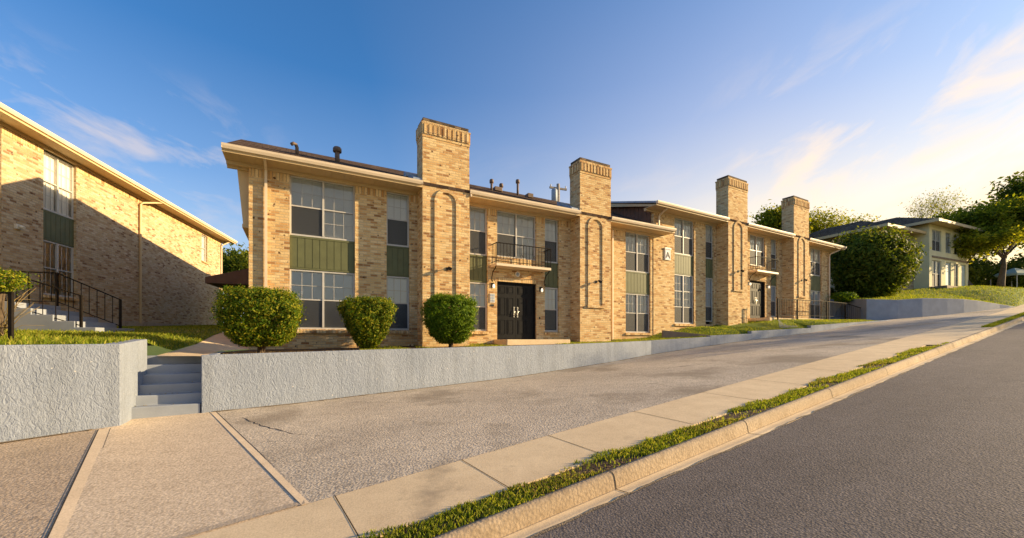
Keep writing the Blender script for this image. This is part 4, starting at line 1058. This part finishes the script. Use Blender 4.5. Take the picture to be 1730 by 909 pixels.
# ---- grass blades
def blades(name, pts, h, m, seed, label=None, wmul=.09):
    g=np.random.default_rng(seed); n=len(pts); P=np.array(pts)
    hh=h*g.uniform(.45,1.25,(n,1)); a=g.uniform(0,6.283,n); lean=g.normal(0,.38,(n,2))
    w=np.stack([np.cos(a),np.sin(a),np.zeros(n)],1)*(hh*wmul+.0018)
    tip=P+np.concatenate([lean*hh,hh],1)
    mid=P+np.concatenate([lean*hh*.35,hh*.6],1)
    v=np.empty((n,5,3)); v[:,0]=P-w; v[:,1]=P+w; v[:,2]=mid+w*.8; v[:,3]=tip; v[:,4]=mid-w*.8
    me=bpy.data.meshes.new(name); me.vertices.add(5*n); me.vertices.foreach_set('co',v.reshape(-1))
    me.loops.add(5*n); me.loops.foreach_set('vertex_index',np.arange(5*n,dtype=np.int32))
    me.polygons.add(n); me.polygons.foreach_set('loop_start',np.arange(0,5*n,5,dtype=np.int32)); me.polygons.foreach_set('loop_total',np.full(n,5,dtype=np.int32))
    me.update(calc_edges=True); me.materials.append(m)
    o=bpy.data.objects.new(name,me); COL.objects.link(o); o['kind']='stuff'
    if label: o['label']=label
    return o
g=random.Random(3)
def vnoise(u,f=1.0): return math.sin(u*1.7*f+.3)+math.sin(u*3.1*f+1.1)*.6+math.sin(u*7.3*f)*.3
pts=[]
for i in range(30000):
    u=-2+ (g.random()**1.7)*19.5
    e_out=3.24+.045*vnoise(u,1.3)+.03*vnoise(u+9,3.1); e_in=2.90-.012*vnoise(u+4,2)
    if u>15.6: e_out=3.24-(u-15.6)*.20
    if e_out<=e_in+.02: continue
    w=g.uniform(e_in,e_out)
    if vnoise(u*1.4+w*3)<-.5 and g.random()<.9: continue
    pts.append(ST(u,w,-.035))
cut=[p_ for p_ in pts if math.sin(p_[0]*2.3+1)+math.sin(p_[1]*5.1)+g.gauss(0,.7)>1.25]
blades('verge_dry_grass',cut,.04,M['dry_twig'],11,'dry straw blades among the kerbside grass')
blades('verge_grass',[p_ for p_ in pts if p_ not in set(cut)] if 0 else pts,.042,M['grass'],1,'narrow strip of grass between the kerb and the pavement')
pts=[]
for i in range(9000):
    u=24.2+g.random()*14; w=g.uniform(2.92,3.2); pts.append(ST(u,w,-.03))
blades('verge_grass',pts,.06,M['grass'],2,'upper strip of grass beside the kerb at the top of the road')
def on_mesh(name, n, accept, seed):
    o=bpy.data.objects[name]; me=o.data; me.calc_loop_triangles(); V=[v.co for v in me.vertices]
    T=[[V[i] for i in t.vertices] for t in me.loop_triangles]; A=[((b-a).cross(c-a)).length/2 for a,b,c in T]
    rr=random.Random(seed); out=[]; cum=rr.choices(range(len(T)),weights=A,k=n*6)
    for t in cum:
        a,b,c=T[t]; u,v=rr.random(),rr.random()
        if u+v>1: u,v=1-u,1-v
        p=a+(b-a)*u+(c-a)*v
        if accept(p,rr): out.append(tuple(p))
        if len(out)>=n: break
    return out
blades('lawn_grass',on_mesh('side_lawn',16000,lambda p,r: p.x<-6 and p.y<11.5 and p.x>-13.5 and r.random()<(1.3-(p.y-5)/7),5),.075,M['grass'],3,'uneven grass on the lawn above the left wall')
blades('lawn_grass',on_mesh('side_lawn',14000,lambda p,r: p.y>8 and p.x>-18 and p.y<26,15),.06,M['grass'],8,'short grass before the long pale brick wall')
blades('lawn_grass',on_mesh('planting_bed',9000,lambda p,r: (vnoise(p.x*1.1+p.y*.4)>.1 or p.x>2) and p.x>-4.7,6),.05,M['grass'],4,'sparse grass in the bed behind the low grey wall')
blades('lawn_grass',on_mesh('front_lawn',20000,lambda p,r: p.x<21 and not (abs(p.x-11.7)<.9 and abs(p.y-20.1)<.5),7),.055,M['grass'],5,'patchy grass on the mound before the upper block')
blades('lawn_grass',on_mesh('hillside',42000,lambda p,r: p.y<40 and 20<p.x<52,9),.10,M['grass'],6,'sunlit grass of the hillside lawn')
# fallen leaves on the steps and bed
lf_=[]
for i in range(26): 
    k=g.choice([0,1,2,3]); lf_.append((g.uniform(-1.0,-.05), k*tread+tread*g.uniform(.25,.9), -1.183+k*.171+.006))
P=np.array([tuple(Matrix.Rotation(ang,3,'Z')@Vector(p)+Vector((-5.74,7.41,0))) for p in lf_]); gg=np.random.default_rng(4)
o=leaf_obj('fallen_leaves',P,gg.normal(size=P.shape)*.2+np.array([0,0,1]),.016,M['dry_twig'],None); o['kind']='stuff'; o['label']='few dry leaves fallen on the concrete steps'

lp=[p for p in on_mesh('planting_bed',1500,lambda p,r: any((p.x-x)**2+(p.y-y)**2<1.3 for x,y in ((-5.9,9.4),(-3.9,10.9),(-1.9,12.1))),21)]
P=np.array(lp)+np.array([0,0,.012]); o=leaf_obj('leaf_litter',P,gg.normal(size=P.shape)*.25+np.array([0,0,1]),.018,M['dry_twig'],None,1.3,9); o['kind']='stuff'; o['label']='dry leaf litter on the soil under the clipped bushes'
# ------------------------------------------------------------------ sky, sun, camera
SAZ, SEL = R(80.5), R(16)
S=Vector((math.sin(SAZ)*math.cos(SEL), math.cos(SAZ)*math.cos(SEL), math.sin(SEL)))
w=bpy.data.worlds.new('World'); sc.world=w; w.use_nodes=True; nt=w.node_tree; nt.nodes.clear()
out=nt.nodes.new('ShaderNodeOutputWorld'); bg=nt.nodes.new('ShaderNodeBackground'); nt.links.new(bg.outputs[0],out.inputs[0])
sky=nt.nodes.new('ShaderNodeTexSky'); sky.sky_type='NISHITA'; sky.sun_disc=False; sky.sun_elevation=SEL; sky.sun_rotation=SAZ
sky.altitude=200; sky.air_density=1.0; sky.dust_density=1.2; sky.ozone_density=2.5
gen=coords(nt,'Generated')
sep=N(nt,'SeparateXYZ'); nt.links.new(gen,sep.inputs[0])
def M_(op,a,b=None,c=None):
    n=N(nt,'Math',operation=op)
    for i,v in enumerate((a,b,c)):
        if v is None: continue
        if isinstance(v,(int,float)): n.inputs[i].default_value=v
        else: nt.links.new(v,n.inputs[i])
    return n.outputs[0]
az=M_('ARCTAN2',sep.outputs[0],sep.outputs[1]); el=M_('ARCSINE',sep.outputs[2])
sdot=N(nt,'VectorMath',operation='DOT_PRODUCT'); nt.links.new(gen,sdot.inputs[0]); sdot.inputs[1].default_value=tuple(S)
tint=mix(nt,1,sky.outputs[0],(.52,1.08,1.50),'MULTIPLY')
low=ramp(nt,sep.outputs[2],[(.0,1.),(.18,.82),(.36,.50),(.68,0.1)])
near=ramp(nt,sdot.outputs['Value'],[(-.05,0.),(.30,.34),(.68,.92),(1.0,1.)])
warm=mix(nt,ramp(nt,sep.outputs[2],[(.10,0.),(.45,1.)]),(11.8,8.7,3.7),(6.2,5.3,4.9))
hz=ramp(nt,sep.outputs[2],[(.0,.78),(.16,.42),(.32,.13),(.52,0.)])
base_=mix(nt,hz,tint,(6.0,5.7,5.1))
glow=mix(nt,M_('MULTIPLY',low,near),base_,warm)
def bandm(v,a0,a1,b1_,b0):
    m=N(nt,'MapRange',interpolation_type='SMOOTHSTEP'); nt.links.new(v,m.inputs[0]); m.inputs[1].default_value=R(a0); m.inputs[2].default_value=R(a1)
    n=N(nt,'MapRange',interpolation_type='SMOOTHSTEP'); nt.links.new(v,n.inputs[0]); n.inputs[1].default_value=R(b1_); n.inputs[2].default_value=R(b0); n.inputs[3].default_value=1; n.inputs[4].default_value=0
    return M_('MULTIPLY',m.outputs[0],n.outputs[0])
cb=N(nt,'CombineXYZ'); nt.links.new(az,cb.inputs[0]); nt.links.new(el,cb.inputs[1])
def streak(rot,sx,sy,loc,sc_,lo,hi):
    mp=N(nt,'Mapping'); mp.vector_type='TEXTURE'; mp.inputs['Rotation'].default_value=(0,0,R(rot)); mp.inputs['Scale'].default_value=(sx,sy,1); mp.inputs['Location'].default_value=(*loc,0); nt.links.new(cb.outputs[0],mp.inputs[0])
    c=noise(nt,mp.outputs[0],sc_,9,.58); c.inputs['Distortion'].default_value=.5
    return ramp(nt,c.outputs[0],[(lo,0.),(hi,1.)])
right=M_('MULTIPLY',streak(24,.34,.13,(.3,.2),1.5,.50,.70),M_('MULTIPLY',bandm(az,20,40,120,170),bandm(el,4,10,22,34)))
left=M_('MULTIPLY',streak(-12,.22,.10,(1.7,.4),1.5,.49,.72),M_('MULTIPLY',bandm(az,-150,-120,-38,-27),bandm(el,8,14,21,28)))
faint=M_('MULTIPLY',streak(12,.5,.16,(2.9,.9),1.4,.50,.85),M_('MULTIPLY',bandm(az,-40,-20,20,40),bandm(el,8,14,20,28)))
cover=M_('ADD',M_('ADD',M_('MULTIPLY',right,.6),M_('MULTIPLY',left,.62)),M_('MULTIPLY',faint,.25))
cloudcol=mix(nt,near,(5.2,4.6,4.6),(8.8,6.6,4.3))
skyc=mix(nt,cover,glow,cloudcol)
nt.links.new(skyc,bg.inputs[0]); bg.inputs[1].default_value=.066
l=bpy.data.lights.new('Sun','SUN'); l.energy=4.4; l.angle=R(.6); l.color=(1,.745,.41)
lo=bpy.data.objects.new('sun_lamp',l); COL.objects.link(lo); lo.rotation_euler=S.to_track_quat('Z','Y').to_euler(); lo.location=(60,10,40)

cam=bpy.data.cameras.new('Camera'); co=bpy.data.objects.new('Camera',cam); COL.objects.link(co); sc.camera=co
co.location=(0,0,0); co.rotation_euler=(R(90),0,0); cam.sensor_width=36; cam.lens=680/1730*36; cam.shift_y=(573-454.5)/1730; cam.clip_end=3000; cam.clip_start=.05
sc.view_settings.view_transform='Standard'; sc.view_settings.look='None'; sc.view_settings.exposure=1.25; sc.view_settings.gamma=1
sc.view_settings.use_curve_mapping=False
try: sc.cycles.max_bounces=6; sc.cycles.transparent_max_bounces=12; sc.cycles.use_denoising=True
except Exception: pass
